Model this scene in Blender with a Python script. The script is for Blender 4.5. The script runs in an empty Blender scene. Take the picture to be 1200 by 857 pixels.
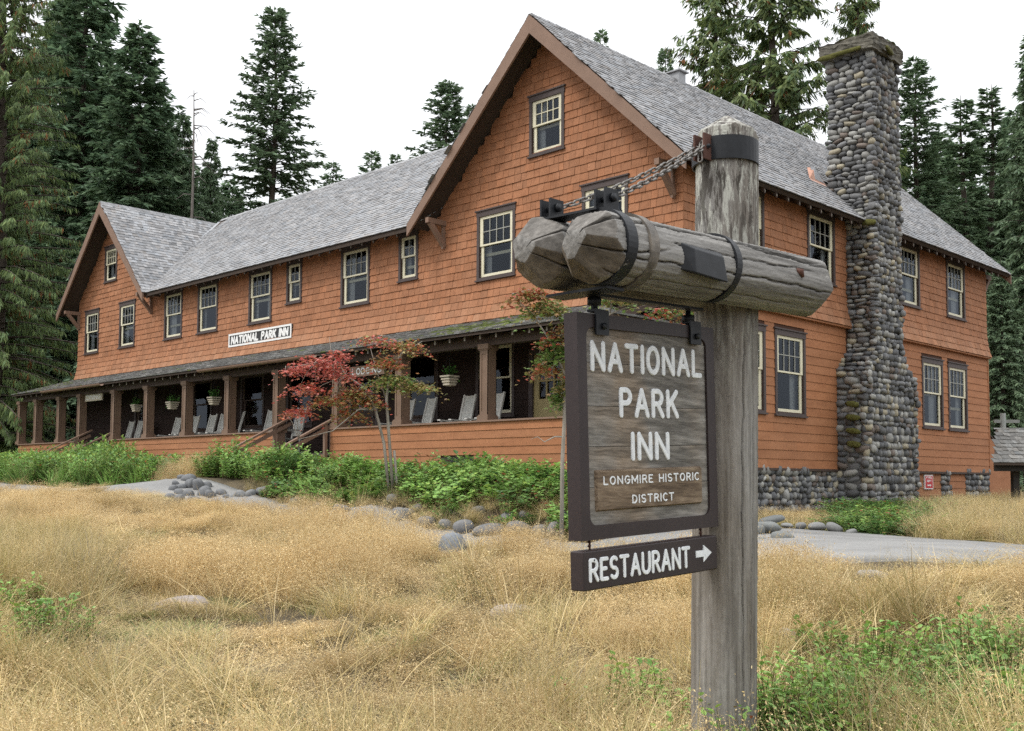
import bpy, math, random
import numpy as np
from mathutils import Matrix, Vector, Euler

rng = np.random.default_rng(11)
random.seed(11)
sc = bpy.context.scene
COL = sc.collection
PI = math.pi

# ------------------------------------------------------------------ camera
# world: metres, z = 0 at eye level; front wall of the inn is the plane y = 0, its right side wall the plane x = 0
CAMP = np.array([11.943, -16.666, 0.0])
FPX, PPY, YAW, PITCH, ROLL = 1255.99, 486.6, 0.781485, 0.060802, 0.005339
_f = np.array([-math.sin(YAW) * math.cos(PITCH), math.cos(YAW) * math.cos(PITCH), math.sin(PITCH)])
_r = np.cross(_f, [0, 0, 1]); _r /= np.linalg.norm(_r); _u = np.cross(_r, _f)
_r, _u = math.cos(ROLL) * _r + math.sin(ROLL) * _u, -math.sin(ROLL) * _r + math.cos(ROLL) * _u
cam = bpy.data.cameras.new('camera'); camo = bpy.data.objects.new('camera', cam); COL.objects.link(camo)
camo.matrix_world = Matrix(((_r[0], _u[0], -_f[0], CAMP[0]), (_r[1], _u[1], -_f[1], CAMP[1]), (_r[2], _u[2], -_f[2], CAMP[2]), (0, 0, 0, 1)))
cam.sensor_width = 36.0; cam.lens = FPX / 1200 * 36.0; cam.shift_y = (PPY - 428.5) / 1200
cam.clip_start = 0.05; cam.clip_end = 3000
sc.camera = camo

# ------------------------------------------------------------------ overcast sky, weak wide sun, exposure
SUN_AZ, SUN_EL = math.radians(248), math.radians(52)      # azimuth counter-clockwise from +x
world = bpy.data.worlds.new('World'); sc.world = world; world.use_nodes = True
nt = world.node_tree; nt.nodes.clear()
wo = nt.nodes.new('ShaderNodeOutputWorld'); bg = nt.nodes.new('ShaderNodeBackground')
sky = nt.nodes.new('ShaderNodeTexSky'); sky.sky_type = 'NISHITA'; sky.sun_disc = False
sky.sun_elevation = SUN_EL; sky.sun_rotation = PI / 2 - SUN_AZ; sky.air_density = 1.0; sky.dust_density = 4.0
hs = nt.nodes.new('ShaderNodeHueSaturation'); hs.inputs['Saturation'].default_value = 0.12
mx = nt.nodes.new('ShaderNodeMix'); mx.data_type = 'RGBA'; mx.inputs[0].default_value = 0.88
# cloud deck of a plainly overcast day: about three times brighter overhead than at the horizon
tc = nt.nodes.new('ShaderNodeTexCoord'); sx = nt.nodes.new('ShaderNodeSeparateXYZ'); nt.links.new(tc.outputs['Generated'], sx.inputs[0])
mr = nt.nodes.new('ShaderNodeMapRange'); mr.inputs[1].default_value = 0.0; mr.inputs[2].default_value = 1.0; mr.inputs[3].default_value = 8.1; mr.inputs[4].default_value = 23.0; nt.links.new(sx.outputs[2], mr.inputs[0])
vm = nt.nodes.new('ShaderNodeVectorMath'); vm.operation = 'SCALE'; vm.inputs[0].default_value = (.97, .99, 1.02); nt.links.new(mr.outputs[0], vm.inputs['Scale']); nt.links.new(vm.outputs[0], mx.inputs[7])
nt.links.new(sky.outputs[0], hs.inputs['Color']); nt.links.new(hs.outputs[0], mx.inputs[6])
nt.links.new(mx.outputs[2], bg.inputs[0]); bg.inputs[1].default_value = 0.1
nt.links.new(bg.outputs[0], wo.inputs[0])
sl = bpy.data.lights.new('sun', 'SUN'); sl.energy = 1.5; sl.angle = math.radians(12); sl.color = (1.0, 0.96, 0.9)
so = bpy.data.objects.new('sun', sl); COL.objects.link(so)
so.rotation_euler = Vector((math.cos(SUN_AZ) * math.cos(SUN_EL), math.sin(SUN_AZ) * math.cos(SUN_EL), math.sin(SUN_EL))).to_track_quat('Z', 'Y').to_euler()
sc.view_settings.view_transform = 'Standard'; sc.view_settings.look = 'None'
sc.view_settings.exposure = 0.25; sc.view_settings.gamma = 1.0; sc.view_settings.use_curve_mapping = False
sc.render.engine = 'CYCLES'
sc.cycles.max_bounces = 4; sc.cycles.transparent_max_bounces = 10; sc.cycles.transmission_bounces = 3
sc.cycles.diffuse_bounces = 2; sc.cycles.glossy_bounces = 2; sc.cycles.use_adaptive_sampling = True; sc.cycles.adaptive_threshold = 0.018; sc.cycles.use_denoising = False

# ------------------------------------------------------------------ helpers
def at(px, py, D):
    """point at depth D metres seen at photograph pixel (px, py)"""
    return CAMP + (_f * FPX + _r * (px - 600) - _u * (py - PPY)) * (D / FPX)
def topx(P):
    d = np.asarray(P, float) - CAMP; Z = d @ _f
    return 600 + FPX * (d @ _r) / Z, PPY - FPX * (d @ _u) / Z, Z
def gp(px, F):
    """ground-plan point (x, y) at pixel column px and distance F"""
    p = at(px, 563, F); return p[0], p[1]

def setp(o, label=None, cat=None, group=None, kind=None):
    if label: o['label'] = label
    if cat: o['category'] = cat
    if group: o['group'] = group
    if kind: o['kind'] = kind
    return o
WL = {}
def wloc(o): return WL.get(o.name, (0.0, 0.0, 0.0)) if o is not None else (0.0, 0.0, 0.0)
def link(o, parent, loc):
    COL.objects.link(o); p = wloc(parent); WL[o.name] = tuple(loc)
    if parent is not None: o.parent = parent
    o.location = (loc[0] - p[0], loc[1] - p[1], loc[2] - p[2]); return o
def thing(name, loc, label, cat, group=None):
    o = bpy.data.objects.new(name, None); o.empty_display_size = 0.2
    link(o, None, loc); return setp(o, label, cat, group)

def np_mesh(name, V, F, tint=None, smooth=False, k=None):
    """V (n,3); F (m,k) ints; tint (m,3) per face"""
    V = np.ascontiguousarray(V, np.float32); F = np.ascontiguousarray(F, np.int32); m, k = F.shape
    me = bpy.data.meshes.new(name)
    me.vertices.add(len(V)); me.vertices.foreach_set('co', V.ravel())
    me.loops.add(m * k); me.loops.foreach_set('vertex_index', F.ravel())
    me.polygons.add(m); me.polygons.foreach_set('loop_start', np.arange(0, m * k, k, dtype=np.int32))
    try: me.polygons.foreach_set('loop_total', np.full(m, k, np.int32))
    except Exception: pass
    me.polygons.foreach_set('use_smooth', np.full(m, bool(smooth)))
    if tint is not None:
        a = me.attributes.new('tint', 'FLOAT_COLOR', 'CORNER')
        t = np.ones((m, 4), np.float32); t[:, :3] = tint
        a.data.foreach_set('color', np.repeat(t, k, axis=0).ravel())
    me.update(calc_edges=True); me.validate(); return me

class MB:
    """collects boxes, prisms, tubes in world space; build() links ONE mesh object"""
    def __init__(s): s.v = []; s.f = []; s.t = []; s.sm = []
    def add(s, V, F, tint=(1, 1, 1), smooth=False):
        b = len(s.v); s.v.extend([tuple(map(float, p)) for p in V])
        for f in F: s.f.append([i + b for i in f]); s.t.append(tint); s.sm.append(smooth)
        return s
    def box(s, a, b, tint=(1, 1, 1)):
        (x0, y0, z0), (x1, y1, z1) = a, b
        x0, x1 = min(x0, x1), max(x0, x1); y0, y1 = min(y0, y1), max(y0, y1); z0, z1 = min(z0, z1), max(z0, z1)
        return s.add([(x0, y0, z0), (x1, y0, z0), (x1, y1, z0), (x0, y1, z0), (x0, y0, z1), (x1, y0, z1), (x1, y1, z1), (x0, y1, z1)], BOXF, tint)
    def hexa(s, P, tint=(1, 1, 1)): return s.add(P, BOXF, tint)
    def bar(s, p, q, w, h, up=(0, 0, 1), tint=(1, 1, 1)):
        """rectangular bar from p to q, w sideways, h along up"""
        p, q = Vector(p), Vector(q); d = (q - p).normalized(); sd = d.cross(Vector(up)).normalized() * (w / 2); u = sd.cross(d).normalized() * (h / 2)
        return s.add([p - sd - u, p + sd - u, q + sd - u, q - sd - u, p - sd + u, p + sd + u, q + sd + u, q - sd + u], BOXF, tint)
    def prism(s, poly, d, tint=(1, 1, 1)):
        """planar 3-D polygon extruded by vector d"""
        n = len(poly); d = Vector(d); P = [Vector(p) for p in poly]; V = P + [p + d for p in P]
        F = [list(range(n))[::-1], list(range(n, 2 * n))] + [[i, (i + 1) % n, n + (i + 1) % n, n + i] for i in range(n)]
        return s.add(V, F, tint)
    def tube(s, pts, rad, n=8, tint=(1, 1, 1), cap=True, smooth=True):
        V, F = tube_np(pts, rad, n, cap); return s.add(V, F, tint, smooth)
    def mesh(s, name, off=(0, 0, 0)):
        me = bpy.data.meshes.new(name)
        me.from_pydata([(x - off[0], y - off[1], z - off[2]) for x, y, z in s.v], [], s.f)
        a = me.attributes.new('tint', 'FLOAT_COLOR', 'CORNER'); cols = []
        for f, t in zip(s.f, s.t): cols.extend([t[0], t[1], t[2], 1.0] * len(f))
        a.data.foreach_set('color', cols); me.polygons.foreach_set('use_smooth', s.sm); me.update(); return me
    def build(s, name, mat, parent=None, at0=None, bevel=0):
        c = at0 if at0 is not None else tuple(np.mean(np.array(s.v), axis=0))
        me = s.mesh(name, c); me.materials.append(mat)
        o = bpy.data.objects.new(name, me); link(o, parent, c)
        if bevel:
            m = o.modifiers.new('bevel', 'BEVEL'); m.width = bevel; m.segments = 2; m.limit_method = 'ANGLE'
        return o
BOXF = [[0, 3, 2, 1], [4, 5, 6, 7], [0, 1, 5, 4], [1, 2, 6, 5], [2, 3, 7, 6], [3, 0, 4, 7]]
def tube_np(pts, rad, n=8, cap=True):
    P = np.array([tuple(p) for p in pts], float); m = len(P)
    R = np.full(m, rad) if np.isscalar(rad) else np.array(rad, float)
    T = np.gradient(P, axis=0); T /= np.linalg.norm(T, axis=1, keepdims=True) + 1e-12
    ref = np.array([0, 0, 1.0]) if abs(T[0][2]) < .9 else np.array([1.0, 0, 0])
    V = []; 
    for i in range(m):
        a = np.cross(T[i], ref); a /= np.linalg.norm(a) + 1e-12; b = np.cross(T[i], a); ref = np.cross(a, T[i])
        th = np.arange(n) * 2 * PI / n
        V.append(P[i] + R[i] * (np.cos(th)[:, None] * a + np.sin(th)[:, None] * b))
    V = np.concatenate(V); F = []
    for i in range(m - 1):
        for j in range(n): F.append([i * n + j, i * n + (j + 1) % n, (i + 1) * n + (j + 1) % n, (i + 1) * n + j])
    if cap: F.append(list(range(n))[::-1]); F.append([(m - 1) * n + j for j in range(n)])
    return V, F
def obj_np(name, V, F, mat, parent=None, tint=None, smooth=False, at0=None):
    c = np.asarray(at0 if at0 is not None else V.mean(axis=0)); me = np_mesh(name, V - c, F, tint, smooth)
    me.materials.append(mat); o = bpy.data.objects.new(name, me); return link(o, parent, tuple(c))
def inst(name, me, parent, loc, rot=(0, 0, 0), scale=(1, 1, 1), color=None):
    o = bpy.data.objects.new(name, me); link(o, parent, loc); o.rotation_euler = rot; o.scale = scale
    if color is not None: o.color = (color[0], color[1], color[2], 1)
    return o

# ------------------------------------------------------------------ materials
def newmat(name):
    m = bpy.data.materials.new(name); m.use_nodes = True; t = m.node_tree
    b = t.nodes['Principled BSDF']; return m, t, b
def N(t, kind, **kw):
    n = t.nodes.new(kind)
    for k, v in kw.items():
        if k.startswith('i_'): n.inputs[int(k[2:]) if k[2:].isdigit() else k[2:].replace('_', ' ')].default_value = v
        else: setattr(n, k, v)
    return n
def noise(t, coord, scale, detail=4, rough=.55, stretch=None):
    n = N(t, 'ShaderNodeTexNoise'); n.inputs['Scale'].default_value = scale; n.inputs['Detail'].default_value = detail; n.inputs['Roughness'].default_value = rough
    if stretch:
        mp = N(t, 'ShaderNodeMapping'); mp.inputs['Scale'].default_value = stretch; t.links.new(coord, mp.inputs[0]); coord = mp.outputs[0]
    t.links.new(coord, n.inputs['Vector']); return n.outputs['Fac']
def ramp(t, fac, stops):
    r = N(t, 'ShaderNodeValToRGB'); e = r.color_ramp.elements
    e[0].position, e[0].color = stops[0][0], (*stops[0][1], 1); e[1].position, e[1].color = stops[-1][0], (*stops[-1][1], 1)
    for p, c in stops[1:-1]: x = e.new(p); x.color = (*c, 1)
    t.links.new(fac, r.inputs[0]); return r.outputs[0]
def mul(t, a, b, fac=1.0, mode='MULTIPLY'):
    m = N(t, 'ShaderNodeMix', data_type='RGBA', blend_type=mode); m.inputs[0].default_value = fac
    t.links.new(a, m.inputs[6]); t.links.new(b, m.inputs[7]); return m.outputs[2]
def mixf(t, fac, a, b):
    m = N(t, 'ShaderNodeMix', data_type='RGBA'); t.links.new(fac, m.inputs[0])
    for i, c in ((6, a), (7, b)):
        if isinstance(c, tuple): m.inputs[i].default_value = (*c, 1)
        else: t.links.new(c, m.inputs[i])
    return m.outputs[2]
def bump(t, b, h, strength=.4, dist=.01):
    n = N(t, 'ShaderNodeBump'); n.inputs['Strength'].default_value = strength; n.inputs['Distance'].default_value = dist
    t.links.new(h, n.inputs['Height']); t.links.new(n.outputs[0], b.inputs['Normal'])
def tintof(t):
    a = N(t, 'ShaderNodeAttribute', attribute_name='tint'); o = N(t, 'ShaderNodeObjectInfo')
    return mul(t, a.outputs['Color'], o.outputs['Color'])
def surf(name, c0, c1, scale=6, rough=.8, stretch=None, bscale=None, bstr=.3, bdist=.006, tint=False, detail=5, fine=None, coord='Object', spec=.35, metal=0):
    """two-colour noise surface, optional fine darker speckle, bump and per-piece tint"""
    m, t, b = newmat(name); g = N(t, 'ShaderNodeTexCoord') if coord == 'Object' else N(t, 'ShaderNodeNewGeometry')
    co = g.outputs['Object'] if coord == 'Object' else g.outputs['Position']
    f = noise(t, co, scale, detail, .6, stretch); c = ramp(t, f, [(.3, c0), (.7, c1)])
    if fine:
        f2 = noise(t, co, fine[0], 3, .6, stretch if len(fine) > 2 else None); c = mul(t, c, ramp(t, f2, [(.35, (1 - fine[1],) * 3), (.6, (1.0,) * 3)]))
    if tint: c = mul(t, c, tintof(t))
    t.links.new(c, b.inputs['Base Color']); b.inputs['Roughness'].default_value = rough; b.inputs['Specular IOR Level'].default_value = spec; b.inputs['Metallic'].default_value = metal
    if bscale: bump(t, b, noise(t, co, bscale, 4, .6, stretch), bstr, bdist)
    return m
def leafmat(name, trans=.35, rough=.55, vary=.35):
    """foliage: colour comes from the per-face tint, varied per instance, with some light passing through"""
    m, t, b = newmat(name); c = tintof(t); o = N(t, 'ShaderNodeObjectInfo')
    v = N(t, 'ShaderNodeMapRange'); v.inputs[3].default_value = 1 - vary; v.inputs[4].default_value = 1 + vary; t.links.new(o.outputs['Random'], v.inputs[0])
    h = N(t, 'ShaderNodeHueSaturation'); t.links.new(v.outputs[0], h.inputs['Value']); t.links.new(c, h.inputs['Color'])
    t.links.new(h.outputs[0], b.inputs['Base Color']); b.inputs['Roughness'].default_value = rough; b.inputs['Specular IOR Level'].default_value = .3
    tr = N(t, 'ShaderNodeBsdfTranslucent'); t.links.new(h.outputs[0], tr.inputs[0])
    mxs = N(t, 'ShaderNodeMixShader'); mxs.inputs[0].default_value = trans
    out = t.nodes['Material Output']; t.links.new(b.outputs[0], mxs.inputs[1]); t.links.new(tr.outputs[0], mxs.inputs[2]); t.links.new(mxs.outputs[0], out.inputs[0]); return m

ORANGE0, ORANGE1 = (.30, .128, .060), (.38, .171, .087)
M = {}
M['shingle'] = surf('painted shingle', ORANGE0, ORANGE1, 2.2, .82, bscale=60, bstr=.25, bdist=.003, tint=True, coord='World', fine=(9, .12))
M['clapboard'] = surf('painted clapboard', (.31, .128, .056), (.39, .171, .080), 1.4, .78, stretch=(1, 1, 4), bscale=40, bstr=.12, bdist=.002, tint=True, coord='World', fine=(14, .10))
M['underlay'] = surf('dark underlay', (.05, .022, .012), (.07, .03, .016), 3, .9)
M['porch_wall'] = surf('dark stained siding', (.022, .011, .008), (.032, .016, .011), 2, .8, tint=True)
M['roof'] = surf('weathered cedar shakes', (.26, .26, .265), (.35, .35, .355), 1.6, .9, bscale=45, bstr=.4, bdist=.004, tint=True, coord='World', fine=(22, .25))
M['porch_roof'] = surf('old mossy shakes', (.18, .175, .165), (.27, .265, .25), 2.4, .92, bscale=40, bstr=.5, bdist=.006, tint=True, coord='World', fine=(16, .35))
M['sheath'] = surf('roof sheathing', (.045, .032, .024), (.06, .042, .032), 3, .9)
M['brown'] = surf('brown trim paint', (.19, .118, .083), (.23, .145, .103), 3, .65, bscale=30, bstr=.1, bdist=.002)
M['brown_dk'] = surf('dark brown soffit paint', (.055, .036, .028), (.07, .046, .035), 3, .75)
M['casing'] = surf('purple brown casing', (.060, .045, .043), (.078, .058, .054), 4, .6)
M['cream'] = surf('cream sash paint', (.66, .61, .44), (.74, .70, .53), 5, .5, fine=(30, .08))
M['muntin'] = surf('grey muntin paint', (.28, .28, .25), (.36, .36, .32), 5, .5)
M['rafter'] = surf('pale rafter ends', (.20, .175, .145), (.27, .24, .20), 6, .8)
M['column'] = surf('brown column paint', (.155, .098, .066), (.19, .122, .084), 3, .65)
M['door'] = surf('ochre door paint', (.36, .29, .13), (.42, .34, .16), 3, .5)
M['curtain'] = surf('pale curtain', (.36, .37, .37), (.5, .5, .48), 8, .9, stretch=(1, 1, .1))
M['stone'] = surf('river stone', (.58, .58, .575), (1.0, 1.0, .98), 9, .75, bscale=40, bstr=.25, bdist=.004, tint=True, fine=(55, .25))
M['mortar'] = surf('dark mortar', (.10, .097, .092), (.16, .156, .148), 12, .95, bscale=40, bstr=.5, bdist=.01)
M['cap'] = surf('mossy concrete', (.075, .07, .055), (.20, .185, .15), 5, .95, bscale=20, bstr=.6, bdist=.02, coord='World', fine=(9, .4))
M['moss'] = surf('moss', (.06, .065, .015), (.13, .12, .03), 8, .95, bscale=50, bstr=.6, bdist=.02)
M['metal'] = surf('black painted steel', (.007, .008, .010), (.016, .018, .022), 7, .5, bscale=60, bstr=.12, bdist=.002, spec=.3, fine=(25, .3))
M['metal_worn'] = surf('worn rusty steel', (.05, .045, .04), (.20, .175, .145), 8, .55, bscale=60, bstr=.2, bdist=.002, fine=(20, .35))
M['rust'] = surf('rusty plate', (.06, .025, .018), (.11, .05, .035), 12, .75, bscale=50, bstr=.3, bdist=.003)
M['galv'] = surf('galvanised chain', (.12, .11, .10), (.25, .235, .215), 30, .5, metal=.5, fine=(60, .4))
M['signframe'] = surf('dark brown sign paint', (.030, .021, .021), (.038, .027, .027), 5, .5, bscale=70, bstr=.08, bdist=.002, fine=(40, .1))
M['letter'] = surf('white letter paint', (.70, .73, .75), (.80, .82, .83), 14, .55, fine=(50, .12))
M['white'] = surf('white sign paint', (.72, .72, .70), (.8, .8, .78), 12, .6)
M['black'] = surf('black sign paint', (.018, .018, .018), (.026, .026, .026), 6, .5)
M['red'] = surf('red sign paint', (.42, .015, .02), (.5, .02, .028), 8, .45)
M['chair'] = surf('weathered white chair', (.42, .41, .38), (.55, .54, .50), 6, .7)
M['cane'] = surf('woven white seat', (.42, .44, .42), (.58, .60, .57), 60, .8, bscale=120, bstr=.5, bdist=.004)
M['basket'] = surf('pale slat basket', (.45, .39, .30), (.58, .52, .42), 14, .8)
M['floor'] = surf('porch floor boards', (.06, .05, .044), (.085, .072, .063), 4, .8)
M['concrete'] = surf('path', (.17, .168, .162), (.28, .276, .266), .8, .92, bscale=60, bstr=.25, bdist=.003, coord='World', fine=(40, .16))
M['trunk'] = surf('conifer bark', (.055, .043, .034), (.12, .098, .08), 6, .95, stretch=(1, 1, .2), bscale=14, bstr=.7, bdist=.03)
M['trunk_pale'] = surf('pale maple bark', (.20, .18, .15), (.36, .33, .28), 14, .85, stretch=(1, 1, .3))
M['snag'] = surf('dead wood', (.12, .105, .095), (.2, .18, .16), 8, .9)
M['needle'] = leafmat('conifer foliage', .34, .6, .12)
M['leaf'] = leafmat('broad leaves', .35, .45, .18)
M['grass'] = leafmat('dry grass', .30, .6, .16)
M['flash'] = surf('metal flashing', (.24, .245, .255), (.34, .345, .355), 3, .45, metal=.3)
M['copper'] = surf('copper flashing', (.40, .16, .08), (.55, .27, .16), 5, .35, metal=.5)
M['darkwood'] = surf('dark shelter timber', (.02, .017, .015), (.03, .026, .022), 4, .8)
M['greypost'] = surf('grey pole', (.22, .23, .21), (.29, .30, .28), 5, .8)

def glassmat():
    m, t, b = newmat('window glass'); out = t.nodes['Material Output']
    fr = N(t, 'ShaderNodeFresnel'); fr.inputs[0].default_value = 1.5
    ad = N(t, 'ShaderNodeMath', operation='MULTIPLY_ADD'); ad.inputs[1].default_value = 1.2; ad.inputs[2].default_value = .02; t.links.new(fr.outputs[0], ad.inputs[0])
    tr = N(t, 'ShaderNodeBsdfTransparent'); tr.inputs[0].default_value = (.78, .82, .84, 1)
    gl = N(t, 'ShaderNodeBsdfGlossy'); gl.inputs['Roughness'].default_value = .03; gl.inputs['Color'].default_value = (.36, .40, .46, 1)
    ms = N(t, 'ShaderNodeMixShader'); t.links.new(ad.outputs[0], ms.inputs[0]); t.links.new(tr.outputs[0], ms.inputs[1]); t.links.new(gl.outputs[0], ms.inputs[2]); t.links.new(ms.outputs[0], out.inputs[0]); return m
M['glass'] = glassmat()

def logmat(name, axis, brown=0.0, lich=False):
    """silvered round timber: grain streaks along its axis, dark checks, pale flaked patches"""
    m, t, b = newmat(name); co = N(t, 'ShaderNodeTexCoord').outputs['Object']
    st = [1.0, 1.0, 1.0]; st[axis] = .045; st2 = [1.0, 1.0, 1.0]; st2[axis] = .16
    g1 = noise(t, co, 42, 6, .65, st); g2 = noise(t, co, 9, 5, .6, st2); g3 = noise(t, co, 26, 4, .7, st2)
    c = ramp(t, g1, [(.28, (.125, .122, .118)), (.5, (.25, .246, .238)), (.72, (.385, .38, .37))])
    c = mul(t, c, ramp(t, g2, [(.3, (.66 - .1 * brown, .64 - .13 * brown, .61 - .16 * brown)), (.65, (1.0, .98, .95))]))
    pale = ramp(t, g3, [(.64, (0, 0, 0)), (.70, (.8, .8, .8))])
    c = mixf(t, pale, c, (.36, .345, .32))
    if brown:
        c = mixf(t, ramp(t, noise(t, co, 3, 3, .5, st2), [(.40, (0, 0, 0)), (.62, (.30, .30, .30))]), c, (.15, .105, .062))
    if lich:
        sp = N(t, 'ShaderNodeSeparateXYZ'); t.links.new(co, sp.inputs[0])
        mr = N(t, 'ShaderNodeMapRange'); mr.inputs[1].default_value = .25; mr.inputs[2].default_value = 1.6; t.links.new(sp.outputs[2], mr.inputs[0])
        l = noise(t, co, 30, 5, .75, st2); mm = N(t, 'ShaderNodeMath', operation='MULTIPLY'); t.links.new(mr.outputs[0], mm.inputs[0])
        r1 = ramp(t, l, [(.50, (0, 0, 0)), (.56, (1, 1, 1))]); t.links.new(r1, mm.inputs[1]); c = mixf(t, mm.outputs[0], c, (.42, .42, .37))
        l2 = noise(t, co, 17, 5, .7, st2); mm2 = N(t, 'ShaderNodeMath', operation='MULTIPLY'); t.links.new(mr.outputs[0], mm2.inputs[0])
        t.links.new(ramp(t, l2, [(.52, (0, 0, 0)), (.58, (.9, .9, .9))]), mm2.inputs[1]); c = mixf(t, mm2.outputs[0], c, (.035, .028, .022))
    c = mul(t, c, tintof(t))
    t.links.new(c, b.inputs['Base Color']); b.inputs['Roughness'].default_value = .85; b.inputs['Specular IOR Level'].default_value = .25
    bump(t, b, g1, .55, .006); return m
M['log'] = logmat('weathered beam', 1)
M['post'] = logmat('weathered post', 2, 1.0, True)

def signwood(name, warm):
    m, t, b = newmat(name); co = N(t, 'ShaderNodeTexCoord').outputs['Object']
    wv = noise(t, co, 3.0, 3, .5, (1, 1, 3)); mp = N(t, 'ShaderNodeMapping'); mp.inputs['Scale'].default_value = (1, .10, 1)
    ad = N(t, 'ShaderNodeVectorMath', operation='ADD'); sc_ = N(t, 'ShaderNodeVectorMath', operation='SCALE'); sc_.inputs['Scale'].default_value = .045 if warm else .02
    t.links.new(wv, sc_.inputs[0]); t.links.new(co, ad.inputs[0]); t.links.new(sc_.outputs[0], ad.inputs[1]); t.links.new(ad.outputs[0], mp.inputs[0])
    g = noise(t, mp.outputs[0], 55, 5, .6); g2 = noise(t, mp.outputs[0], 12, 4, .6)
    if warm: c = ramp(t, g, [(.3, (.075, .052, .036)), (.5, (.175, .128, .088)), (.7, (.29, .225, .16))])
    else: c = ramp(t, g, [(.3, (.085, .079, .072)), (.5, (.185, .175, .16)), (.72, (.32, .305, .285))])
    c = mul(t, c, ramp(t, g2, [(.3, (.74, .73, .71)), (.65, (1.06, 1.05, 1.03))]))
    if not warm:
        w = ramp(t, noise(t, co, 2.2, 3, .5), [(.50, (0, 0, 0)), (.68, (.6, .6, .6))]); c = mixf(t, w, c, mul(t, c, ramp(t, g, [(0, (1.25, .95, .68)), (1, (1.25, .96, .70))])))
    t.links.new(c, b.inputs['Base Color']); b.inputs['Roughness'].default_value = .8; b.inputs['Specular IOR Level'].default_value = .25
    bump(t, b, g, .6, .006); return m
M['signwood'] = signwood('grey sandblasted wood', False); M['plaque'] = signwood('warm sandblasted wood', True)

# ------------------------------------------------------------------ terrain
CT = []
def ctl(px, F, z): CT.append((*gp(px, F), z))
for px, F, z in [(600, 0.5, -1.6), (100, 4, -1.55), (600, 5, -1.5), (1150, 5, -1.42), (0, 8, -1.28), (300, 8, -1.36), (600, 8, -1.36), (900, 8, -1.26), (1150, 8, -1.16),
                 (0, 15, -.84), (195, 14, -.98), (400, 12, -1.12), (600, 10.5, -1.10), (900, 10.5, -.96), (1200, 9.5, -.95), (195, 18, -.66), (0, 19, -.62),
                 (1300, 11.2, -.84), (1114, 10.7, -.80), (1114, 14, -.78), (1000, 11, -.80), (1000, 15, -.78), (892, 11.6, -.82), (900, 17, -.76), (690, 12.2, -.84), (690, 14.8, -.82),
                 (500, 14.3, -.86), (500, 16.6, -.80), (350, 17.8, -.60), (350, 20.8, -.54), (260, 19.5, -.50), (260, 22.2, -.44), (215, 24.9, .0), (260, 24.2, .0), (320, 23.0, -.06), (400, 21.0, -.16), (195, 21, -.37), (195, 25.5, -.20), (0, 24, -.34), (0, 28.5, -.16), (-200, 28, -.25),
                 (600, 15.4, -.82), (600, 16.5, -.42), (480, 18.3, -.32), (560, 17.2, -.36), (660, 15.9, -.42), (400, 19.7, -.62)]: ctl(px, F, z)
CT += [(-27, -3, -.05), (-20, -3, -.1), (-12, -3, -.2), (-6, -3, -.32), (-2, -3, -.42), (1, -2, -.6), (2, 2, -.69), (1.5, 6, -.68), (2, 9, -.66), (1, 14, -.58), (8, 15, -.6), (20, 10, -.7),
       (20, 0, -.85), (-40, 0, 0), (-40, 20, 0), (-15, 5, -.1), (0, 40, -.3), (40, 40, -.5), (-60, 60, .2), (-35, -15, -.5), (-20, -25, -1.3), (5, -30, -1.6), (30, -20, -1.4), (60, 0, -.9), (-60, 0, 0)]
CT = np.array(CT)
def _tps(r2): return np.where(r2 > 1e-12, .5 * r2 * np.log(r2 + 1e-12), 0)
_n = len(CT); _K = _tps(((CT[:, None, :2] - CT[None, :, :2]) ** 2).sum(-1)) + np.eye(_n) * .05
_Pm = np.c_[np.ones(_n), CT[:, :2]]; _A = np.block([[_K, _Pm], [_Pm.T, np.zeros((3, 3))]])
_w = np.linalg.solve(_A, np.r_[CT[:, 2], 0, 0, 0])
def gz(x, y):
    x = np.asarray(x, float); y = np.asarray(y, float); sh = x.shape; X = np.c_[x.ravel(), y.ravel()]
    out = np.empty(len(X))
    for i in range(0, len(X), 20000):
        q = X[i:i + 20000]; out[i:i + 20000] = _tps(((q[:, None, :] - CT[None, :, :2]) ** 2).sum(-1)) @ _w[:_n] + np.c_[np.ones(len(q)), q] @ _w[_n:]
    d = np.hypot(X[:, 0] + 5, X[:, 1]); k = np.clip((d - 45) / 25, 0, 1); out = np.clip(out, -1.7, .4) * (1 - k) + (-.3) * k
    return out.reshape(sh)
def g1(x, y): return float(gz(np.array([x]), np.array([y]))[0])

def hit(px, py, h=0.0, F0=4.0, F1=40.0):
    """depth where the view ray meets the ground raised by h"""
    for F in np.arange(F0, F1, .02):
        P = at(px, py, F)
        if P[2] <= g1(P[0], P[1]) + h: return F
    return F1
def axis_pts(lo, hi, st):
    a = list(np.arange(lo, hi + 1e-6, st)); s = st
    while a[-1] < 900: s *= 1.35; a.append(a[-1] + s)
    s = st
    while a[0] > -900: s *= 1.35; a.insert(0, a[0] - s)
    return np.array(a)
gx, gy = axis_pts(-32, 22, .35), axis_pts(-22, 18, .35)
GX, GY = np.meshgrid(gx, gy); GZ = gz(GX, GY)
_near = (np.hypot(GX + 5, GY) < 40)
GZ = GZ + np.where(_near, .025 * np.sin(GX * 3.1 + GY * 1.3) * np.sin(GY * 2.7 - GX * .8), 0)
nx, ny = len(gx), len(gy); I = np.arange(nx * ny).reshape(ny, nx)
GF = np.stack([I[:-1, :-1], I[:-1, 1:], I[1:, 1:], I[1:, :-1]], -1).reshape(-1, 4)
M['ground'] = surf('dry meadow soil', (.055, .042, .026), (.15, .115, .065), 1.2, .95, bscale=14, bstr=.8, bdist=.03, coord='World', fine=(24, .45))
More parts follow.
